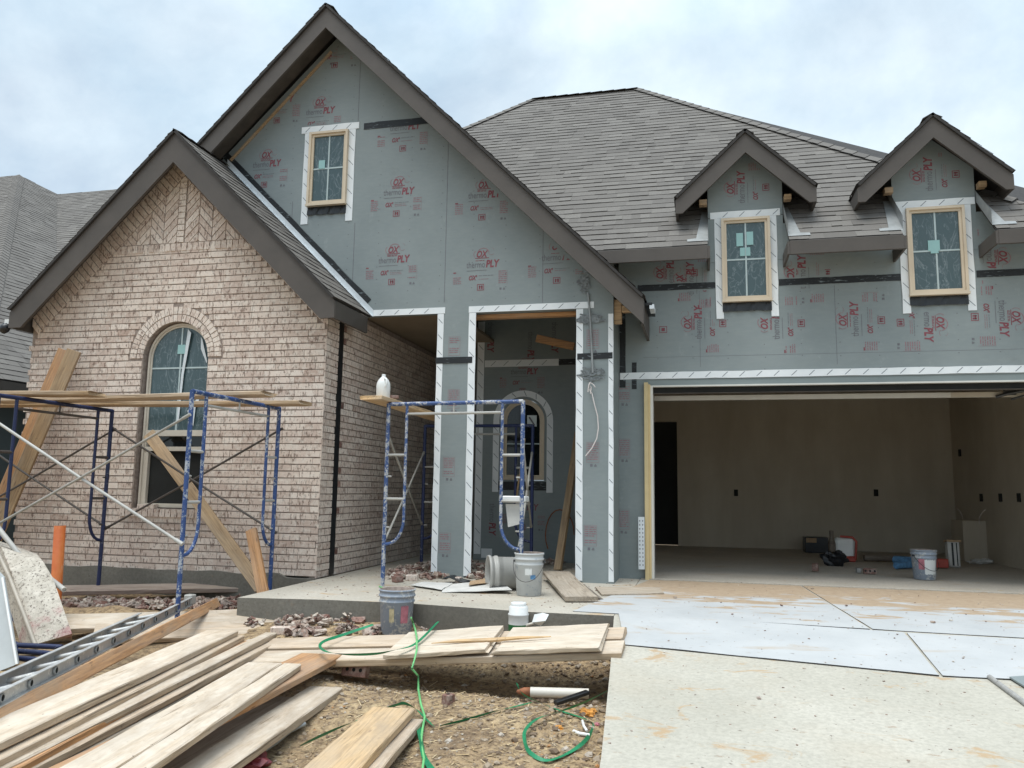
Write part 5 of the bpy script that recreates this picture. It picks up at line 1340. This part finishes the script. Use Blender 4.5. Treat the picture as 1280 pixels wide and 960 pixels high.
cs = MB(); a, b = onZ(800, 712, 0.14), onY(803, 646, 9.42); cs.box((a.x-.035, 9.38, .12), (a.x+.035, 9.386, b.z), 0)
z = .16
while z < b.z-.03:
    for k in (-.018, .016): cs.box((a.x+k-.005, 9.378, z), (a.x+k+.005, 9.3795, z+.018), 1)
    z += .045
tag(cs.build('metal_strip', ['metal_white', 'print_grey'], None, (a.x, 9.38, .12)), 'perforated white metal strip propped beside the garage door frame', 'metal strip')
# hawk / tray hanging on the porch scaffold
hk = empty('paint_tray', onY(645, 628, 8.9), 'white splashed tray and cloth hanging on the porch scaffold', 'tray')
m = MB(); a, b = onY(625, 622, 8.6), onY(658, 626, 8.6); m.cbox((a.x, 8.55, b.z-.015), (b.x, 8.75, a.z+.02), .01); m.build('body', ['bottle_white'], hk)
m = MB(); Q = [onY(632, 630, 8.62), onY(652, 630, 8.62), onY(650, 655, 8.62), onY(635, 659, 8.62)]; m.face(Q); m.face([q+V3((0, .01, 0)) for q in Q[::-1]]); m.build('cloth', ['paper_white'], hk)
mm_ = MB(); a, b = onY(641, 655, 10.6), onY(656, 548, 10.6)
mm_.tube([a, a.lerp(b, .55), b], .013, 8); tag(mm_.build('pole', ['wood_new'], None, a), 'thin wooden pole standing upright before the entry window', 'pole')
# brown ring mark on the entry wall, shaped as a thin tube, not a hose
hr_ = MB(); c = onY(700, 668, 11.1); hr_.tube([c+V3((.20*math.cos(k*.314), -.02+.01*math.sin(k), .34*math.sin(k*.314))) for k in range(13)], .008, 8, 0, False)
tag(hr_.build('hose', ['rust'], None, c), 'rust coloured ring mark on the entry wall behind the leaning stud', 'hose')

# ------------------------------------------------------------------ green straps and hose
def ribbon(name, pts, w, mat, label, twist=None, group='green packing straps', th=.0012):
    pts = [V3(p) for p in pts]; fine = []
    for i in range(len(pts)-1):
        p0, p1, p2, p3 = pts[max(i-1, 0)], pts[i], pts[i+1], pts[min(i+2, len(pts)-1)]
        for k in range(6):
            t = k/6; fine.append(.5*((2*p1)+(-p0+p2)*t+(2*p0-5*p1+4*p2-p3)*t*t+(-p0+3*p1-3*p2+p3)*t**3))
    fine.append(pts[-1]); m = MB(); L, Rr = [], []
    for i, p in enumerate(fine):
        d = (fine[min(i+1, len(fine)-1)]-fine[max(i-1, 0)]).normalized(); s = d.cross(V3((0, 0, 1))).normalized()
        a = (twist or 0)+.5*math.sin(i*.23); s = s*math.cos(a)+V3((0, 0, 1))*math.sin(a); L.append(p-s*w/2); Rr.append(p+s*w/2)
    for i in range(len(fine)-1):
        m.face([L[i], Rr[i], Rr[i+1], L[i+1]]); z = V3((0, 0, -th)); m.face([L[i]+z, L[i+1]+z, Rr[i+1]+z, Rr[i]+z])
    return tag(m.build(name, [mat], None, sum(pts, V3())/len(pts)), label, 'strap', group)
G = lambda x, y, h=.02: onG(x, y, h)
ribbon('strap', [G(646,854,.10), G(652,866,.05), G(668,875,.03), G(700,888,.03), G(730,898,.03), G(742,905,.02), G(736,920,.015), G(722,934,.015), G(700,946,.015), G(680,950,.02), G(662,940,.03), G(656,926,.04), G(657,912,.05), G(672,898,.05), G(700,889,.06), G(730,878,.08), G(766,860,.12)], .022, 'strap_green', 'green strap curled in a loop on the gravel by the driveway', .5)
ribbon('strap', [G(550,907,.02), G(580,900,.02), G(615,890,.03), G(640,884,.03), G(664,878,.03)], .020, 'strap_green', 'straight green strap across the middle of the dirt', .5)
ribbon('strap', [G(375,932,.015), G(400,920,.02), G(425,909,.02), G(447,900,.03), G(470,889,.05), G(495,881,.07), G(506,879,.07), G(520,886,.05), G(532,898,.03), G(542,908,.02)], .020, 'strap_green', 'green strap passing under the tan plank pair', .7)
ribbon('strap', [G(522,903,.03), G(526,925,.03), G(530,945,.02), G(540,962,.02)], .035, 'strap_green', 'bright green strap end hanging beside the green hose', .2)
bz = lambda x, y: onZ(x, y, -.20+.21*(x-300)/480+.004)
ribbon('strap', [bz(460,788)+V3((0, .1, .03)), bz(430,793), bz(406,801), bz(400,808), bz(410,815), bz(436,818), bz(470,817), bz(495,812), bz(520,804), bz(545,788)+V3((0, .05, .06))], .022, 'strap_green', 'green strap looped over the bridging planks by the bucket', .4)
hs = MB(); hp = [onZ(474,733,.012), onZ(484,737,.012), onZ(491,743,.012), onZ(497,748,.012)]
hp2 = [onZ(514,772,.10-.1), onG(516,778,.18), bz(519,788)+V3((0, 0, .01)), bz(521,800)+V3((0, 0, .012)), bz(522,815)+V3((0, -.02, .012)), bz(522,822)+V3((0, -.10, -.05)), G(523,845,.02), G(523,862,.02), G(526,880,.04), G(531,896,.035), G(528,912,.025), G(526,930,.02), G(530,948,.02), G(527,970,.02)]
hs.tube(hp2, .0075, 8); tag(hs.build('hose', ['hose_green'], None, G(523,862,0)), 'light green hose running over the bridge towards the street', 'hose')
h2 = MB(); h2.tube(hp, .007, 6); tag(h2.build('hose', ['hose_green'], None, hp[1]), 'short end of green hose on the porch slab by the scaffold foot', 'hose')
# pipe, black bar, orange scraps by the driveway
pv = empty('pipe', G(700, 868, 0), 'white plastic pipe offcut lying on the gravel with a rusty end', 'pipe')
m = MB(); m.tube([G(663,865,.035), G(736,867,.035)], .032, 16); m.build('body', ['pvc'], pv)
m = MB(); m.lathe([(0, .0), (.03, -.01), (.028, -.05), (.012, -.09), (0, -.10)], Matrix.Translation(G(664,865,.035)) @ (G(736,867,.035)-G(663,865,.035)).normalized().to_track_quat('Z', 'Y').to_matrix().to_4x4(), 14); m.build('end', ['rust'], pv)
m = MB(); a, b = G(694,879,.03), G(735,865,.06); X = (b-a).normalized(); s = X.cross(V3((0, 0, 1))).normalized(); u = s.cross(X)
m.cbox((0, -.022, -.012), ((b-a).length, .022, .012), .003, 0, .5, Matrix(((X.x, s.x, u.x, a.x), (X.y, s.y, u.y, a.y), (X.z, s.z, u.z, a.z), (0, 0, 0, 1)))); tag(m.build('bar', ['plastic_black'], None, a), 'short black plastic bar leaning on the white pipe', 'bar')
blob('scrap', G(736,891,.02), .04, 'peel_orange', 'crumbled orange scrap in the loop of green strap', 'scrap', (1.1, 1.1, .5), .9, 5)
blob('scrap', G(698,911,.015), .026, 'peel_orange', 'small orange lump on the gravel inside the strap loop', 'scrap', (1.2, .9, .6), .6, 8)
blob('scrap', G(746,906,.015), .017, 'red_label', 'tiny red scrap at the driveway edge', 'scrap', (1, 1, .7), .4, 9)
m = MB(); m.tube([G(728,901,.02), G(730,908,.03), G(734,914,.02)], .008, 8); m.tube([G(717,914,.015), G(725,917,.02), G(737,919,.015)], .010, 8); tag(m.build('scrap', ['bottle_white'], None, G(728,910,0)), 'curved white plastic scraps inside the strap loop', 'scrap')
m = MB(); m.tube([G(322,943,.03), G(345,928,.03), G(362,914,.03), G(372,909,.03), G(381,905,.03)], .013, 8); tag(m.build('rod', ['metal_grey'], None, G(345,928,0)), 'grey metal rod lying under the chipped white plank', 'rod')
blob('cloth', G(305,953,.03), .12, 'oilskin_red', 'dark red cloth under the chipped plank at the picture edge', 'cloth', (1., 1., .45), .5, 12)

# ------------------------------------------------------------------ protective sheets on the driveway
def sheet(pts, mat, label, lift):
    m = MB(); n = 10; P = [V3(p) for p in pts]
    f = lambda u, v: (P[0]*(1-u)+P[1]*u)*(1-v)+(P[3]*(1-u)+P[2]*u)*v
    g = [[f(i/n, j/n) for i in range(n+1)] for j in range(n+1)]
    for row in g:
        for q in row: q.z = dz(q.y)+lift+.003*noise.noise(V3((q.x*3, q.y*3, 2)))
    for j in range(n):
        for i in range(n): m.face([g[j][i], g[j][i+1], g[j+1][i+1], g[j+1][i]], 0, .5, True)
    per = [g[0][i] for i in range(n)]+[g[j][n] for j in range(n)]+[g[n][n-i] for i in range(n)]+[g[n-j][0] for j in range(n)]
    for i in range(len(per)): a, b = per[i], per[(i+1) % len(per)]; m.face([a, b, b-V3((0, 0, .006)), a-V3((0, 0, .006))], 1)
    o = m.build('protective_sheet', [mat, 'steel_dark'], None, sum(P, V3())/4); bm_fix(o.data); tag(o, label, 'floor sheet', 'protective sheets on the driveway')
D = lambda x, y: onD(x, y, 0)
e1 = (1280, 802); A0 = D(781, 807); A1 = D(1174, 846); A2 = D(1290, 849)
B0 = D(773, 768); B1 = D(1130, 792); B2 = D(1290, 800.5)
e = .006
sheet([A0, A1, B1, B0], 'sheet_clean', 'clean white floor sheet across the driveway front, by the bridge', .010)
sheet([A1+V3((.02, 0, 0)), A2+V3((.6, -.02, 0)), B2+V3((.6, -.02, 0)), B1+V3((.02, 0, 0))], 'sheet_clean', 'clean white floor sheet across the driveway front, right of the joint', .009)
C0 = V3((-.60, 9.40, 0)); C1 = V3((1.02, 9.42, 0)); C2 = V3((4.2, 9.42, 0)); B0b = onZ(716, 764.5); J = D(1088, 788)
sheet([B0b, J+V3((0, .02, 0)), C1, C0], 'sheet_sandy', 'sand strewn white sheet below the garage sill, nearest the porch', .006)
sheet([J+V3((.02, .02, 0)), B2+V3((.6, .02, 0)), C2, C1+V3((.02, 0, 0))], 'sheet_sandy', 'sand strewn white sheet below the garage sill, farther from the porch', .0065)
m = MB(); a, b = D(1237, 849), D(1284, 884); m.tube([a+V3((0, 0, .012)), b+V3((0, 0, .012))], .016, 8); tag(m.build('rod', ['block_concrete'], None, a), 'grey rod lying on the driveway beyond the white sheet', 'rod')
slabquad('panel', [D(1262, 850)+V3((0, 0, .02)), D(1300, 874)+V3((0, 0, .02)), D(1320, 862)+V3((0, 0, .02)), D(1290, 848)+V3((0, 0, .02))], .01, 'sheathing', 'green grey panel corner on the driveway beside the rod', 'panel', 3, .002)
# crumbs of mortar on the concrete, too many to count
cm = MB()
for i in range(420):
    y = random.uniform(3.7, 9.3); x = random.uniform(-.5, 3.4)
    if x < lx(y)+.02: continue
    s = random.uniform(.002, .006) if random.random() < .95 else random.uniform(.006, .014); p = V3((x, y, dz(y)+.012+s*.3 if y > 5.6 else dz(y)+s*.3))
    M = Matrix.Translation(p) @ Matrix.Rotation(random.uniform(0, 6), 4, 'Z'); cm.cbox((-s*1.3, -s*.8, -s*.4), (s*1.3, s*.8, s*.4), s*.25, 0, random.random(), M, s*.3)
for i in range(700):
    x = random.uniform(-4.0, -.7); y = random.uniform(6.9, 11.0); s = random.uniform(.002, .008)
    p = V3((x, y, s*.3)); M = Matrix.Translation(p) @ Matrix.Rotation(random.uniform(0, 6), 4, 'Z'); cm.cbox((-s*1.3, -s*.8, -s*.4), (s*1.3, s*.8, s*.4), s*.25, 0, random.random(), M, s*.3)
tag(cm.build('mortar_crumbs', ['chip_brick'], None, (1, 6, 0)), 'mortar and brick crumbs scattered over slab and driveway', 'crumbs', None, 'stuff')

# ------------------------------------------------------------------ things in the garage
p = onZ(1021, 691, 0); m = MB(); m.cbox((p.x-.19, p.y-.02, 0), (p.x+.19, p.y+.3, .26), .006); m.cbox((p.x-.17, p.y-.03, .17), (p.x+.0, p.y-.021, .25), .003, 1)
tag(m.build('box', ['plastic_black', 'cardboard'], None, p), 'dark box on the garage floor against the back wall', 'box')
sk = empty('tool_bag', onZ(1056, 702, 0), 'tool bag with red base and white side on the garage floor', 'bag')
p = onZ(1056, 702, 0); m = MB(); m.cbox((p.x-.13, p.y, .06), (p.x+.16, p.y+.25, .34), .03, 0, .5, None, .012); m.build('body', ['bottle_white'], sk)
m = MB(); m.cbox((p.x-.15, p.y-.01, 0), (p.x+.17, p.y+.26, .075), .02, 0, .5, None, .01); m.tube([p+V3((.15, -.012, .05)), p+V3((.17, -.02, .3)), p+V3((.12, 0, .36)), p+V3((-.05, .02, .37))], .018, 8); m.build('trim', ['red_paint'], sk)
m = MB(); m.lathe([(0, 0), (.05, .0), (.055, .2), (.03, .3), (.03, .40), (0, .41)], Matrix.Translation(p+V3((-.17, .02, .05))), 14); m.build('bottle', ['wood_dark'], sk)
blob('cloth', onZ(1044, 698, .10), .14, 'plastic_black', 'dark crumpled cloth against the tool bag in the garage', 'cloth', (1.2, .8, .8), .5, 21)
p = onZ(1194, 709, 0); m = MB(); M = Matrix.Translation(p) @ Matrix.Rotation(R(-4), 4, 'X'); m.cbox((-.075, 0, 0), (.075, .14, .36), .012, 0, .5, M, .006); m.cbox((-.09, -.015, .35), (.10, .15, .38), .004, 1, .5, M); m.box((-.03, -.004, .02), (-.005, .0, .34), 2, .5, M); m.box((.03, -.004, .02), (.045, .0, .34), 2, .5, M)
tag(m.build('carton', ['paper_white', 'cardboard', 'plastic_black'], None, p), 'upright slim carton with dark stripes by the garage bucket', 'carton')
m = MB(); a, b = onZ(1172, 706, .05), onZ(1188, 707, .05); m.cbox((a.x-.02, a.y, .01), (b.x, a.y+.12, .13), .01); tag(m.build('toolbox', ['red_paint'], None, a), 'low red toolbox behind the slim garage carton', 'toolbox')
m = MB(); a, b = onZ(1080, 697, .06), onZ(1136, 699, .05); m.tube([a, b], .045, 12); tag(m.build('roll', ['wood_dark'], None, a), 'dark roll lying across the garage floor behind the bucket', 'roll')
m = MB(); a, b = onZ(1119, 700, .08), onZ(1148, 702, .09); m.tube([a, b], .06, 12); a, b = onZ(1120, 707, .05), onZ(1140, 706, .05); m.tube([a, b], .045, 12); tag(m.build('roll', ['blue_label'], None, a), 'bluish rolls lying beside the garage bucket', 'roll')
blob('rag', onZ(1226, 702, .03), .10, 'paper_white', 'pale crumpled rag on the garage floor by the boxed corner', 'rag', (1.4, .8, .4), .7, 31)
ce = MB()
for q in (((1204,652),(1203,645),(1200,639),(1197,636)), ((1224,655),(1224,647),(1228,640),(1232,637))):
    ce.tube([onX(*k, 4.2) if i % 2 else onX(*k, 4.15) for i, k in enumerate(q)], .005, 6)
tag(ce.build('cable', ['wire_white'], None, onX(1204, 652, 4.2)), 'pale loose cables curling up from the boxed garage corner', 'cable')

# ------------------------------------------------------------------ sky, sun, camera
w = bpy.data.worlds.new('World'); scene.world = w; w.use_nodes = True; nt = w.node_tree; n = nt.nodes; l = nt.links
SUN_EL, SUN_AZ = R(74), R(205)      # azimuth from +Y clockwise: behind the camera, a little to the left
sky = n.new('ShaderNodeTexSky'); sky.sky_type = 'NISHITA'; sky.sun_disc = False; sky.sun_elevation = SUN_EL; sky.sun_rotation = SUN_AZ; sky.air_density = 1.0; sky.dust_density = 2.0
tc = n.new('ShaderNodeTexCoord'); mpn = n.new('ShaderNodeMapping'); mpn.inputs['Scale'].default_value = (1, 1, 1.5); l.new(tc.outputs['Generated'], mpn.inputs[0])
nz = n.new('ShaderNodeTexNoise'); nz.inputs['Scale'].default_value = 1.5; nz.inputs['Detail'].default_value = 9; nz.inputs['Roughness'].default_value = .58; nz.inputs['Distortion'].default_value = .35; l.new(mpn.outputs[0], nz.inputs['Vector'])
nz2 = n.new('ShaderNodeTexNoise'); nz2.inputs['Scale'].default_value = 2.3; nz2.inputs['Detail'].default_value = 7; nz2.inputs['Roughness'].default_value = .6; l.new(mpn.outputs[0], nz2.inputs['Vector'])
cr = n.new('ShaderNodeValToRGB'); e = cr.color_ramp.elements; e[0].position, e[0].color = .34, (.45, .45, .45, 1); e[1].position, e[1].color = .58, (1, 1, 1, 1); l.new(nz.outputs['Fac'], cr.inputs[0])
cc = n.new('ShaderNodeValToRGB'); e = cc.color_ramp.elements; e[0].position, e[0].color = .34, (4.7, 6.0, 7.1, 1); e[1].position, e[1].color = .66, (7.3, 8.2, 8.7, 1); l.new(nz2.outputs['Fac'], cc.inputs[0])
mx = n.new('ShaderNodeMix'); mx.data_type = 'RGBA'; mx.clamp_result = False; l.new(cr.outputs[0], mx.inputs[0]); l.new(sky.outputs[0], mx.inputs[6]); l.new(cc.outputs[0], mx.inputs[7])
sx = n.new('ShaderNodeSeparateXYZ'); l.new(tc.outputs['Generated'], sx.inputs[0])
zr = n.new('ShaderNodeMapRange'); zr.inputs['From Min'].default_value = .5; zr.inputs['From Max'].default_value = 1.; zr.inputs['To Min'].default_value = 1.; zr.inputs['To Max'].default_value = 2.3; l.new(sx.outputs['Z'], zr.inputs['Value'])
vm = n.new('ShaderNodeVectorMath'); vm.operation = 'SCALE'; l.new(mx.outputs[2], vm.inputs[0]); l.new(zr.outputs[0], vm.inputs['Scale'])
bg = n['Background']; bg.inputs['Strength'].default_value = .080; l.new(vm.outputs[0], bg.inputs['Color'])
sd_ = bpy.data.lights.new('sun', 'SUN'); sd_.energy = 1.5; sd_.angle = R(35); sd_.color = (1., .97, .92)
so = bpy.data.objects.new('sun', sd_); COL.objects.link(so)
dirv = V3((math.sin(SUN_AZ)*math.cos(SUN_EL), math.cos(SUN_AZ)*math.cos(SUN_EL), math.sin(SUN_EL)))
so.rotation_euler = dirv.to_track_quat('Z', 'Y').to_euler(); so.location = dirv*30
cd_ = bpy.data.cameras.new('camera'); cd_.sensor_fit = 'HORIZONTAL'; cd_.sensor_width = 36; cd_.lens = 36*FPX/1280; cd_.clip_end = 500; cd_.clip_start = .05
co = bpy.data.objects.new('camera', cd_); COL.objects.link(co)
co.matrix_world = Matrix(((CR.x, CU.x, -_f.x, 0), (CR.y, CU.y, -_f.y, 0), (CR.z, CU.z, -_f.z, ZC), (0, 0, 0, 1)))
scene.camera = co
vs = scene.view_settings; vs.view_transform = 'Standard'; vs.look = 'None'; vs.gamma = 1; vs.exposure = .75; vs.use_curve_mapping = False
scene.render.engine = 'CYCLES'; scene.cycles.max_bounces = 6; scene.cycles.diffuse_bounces = 4; scene.cycles.use_denoising = True
for o in bpy.data.objects:
    if '_o' in o: del o['_o']
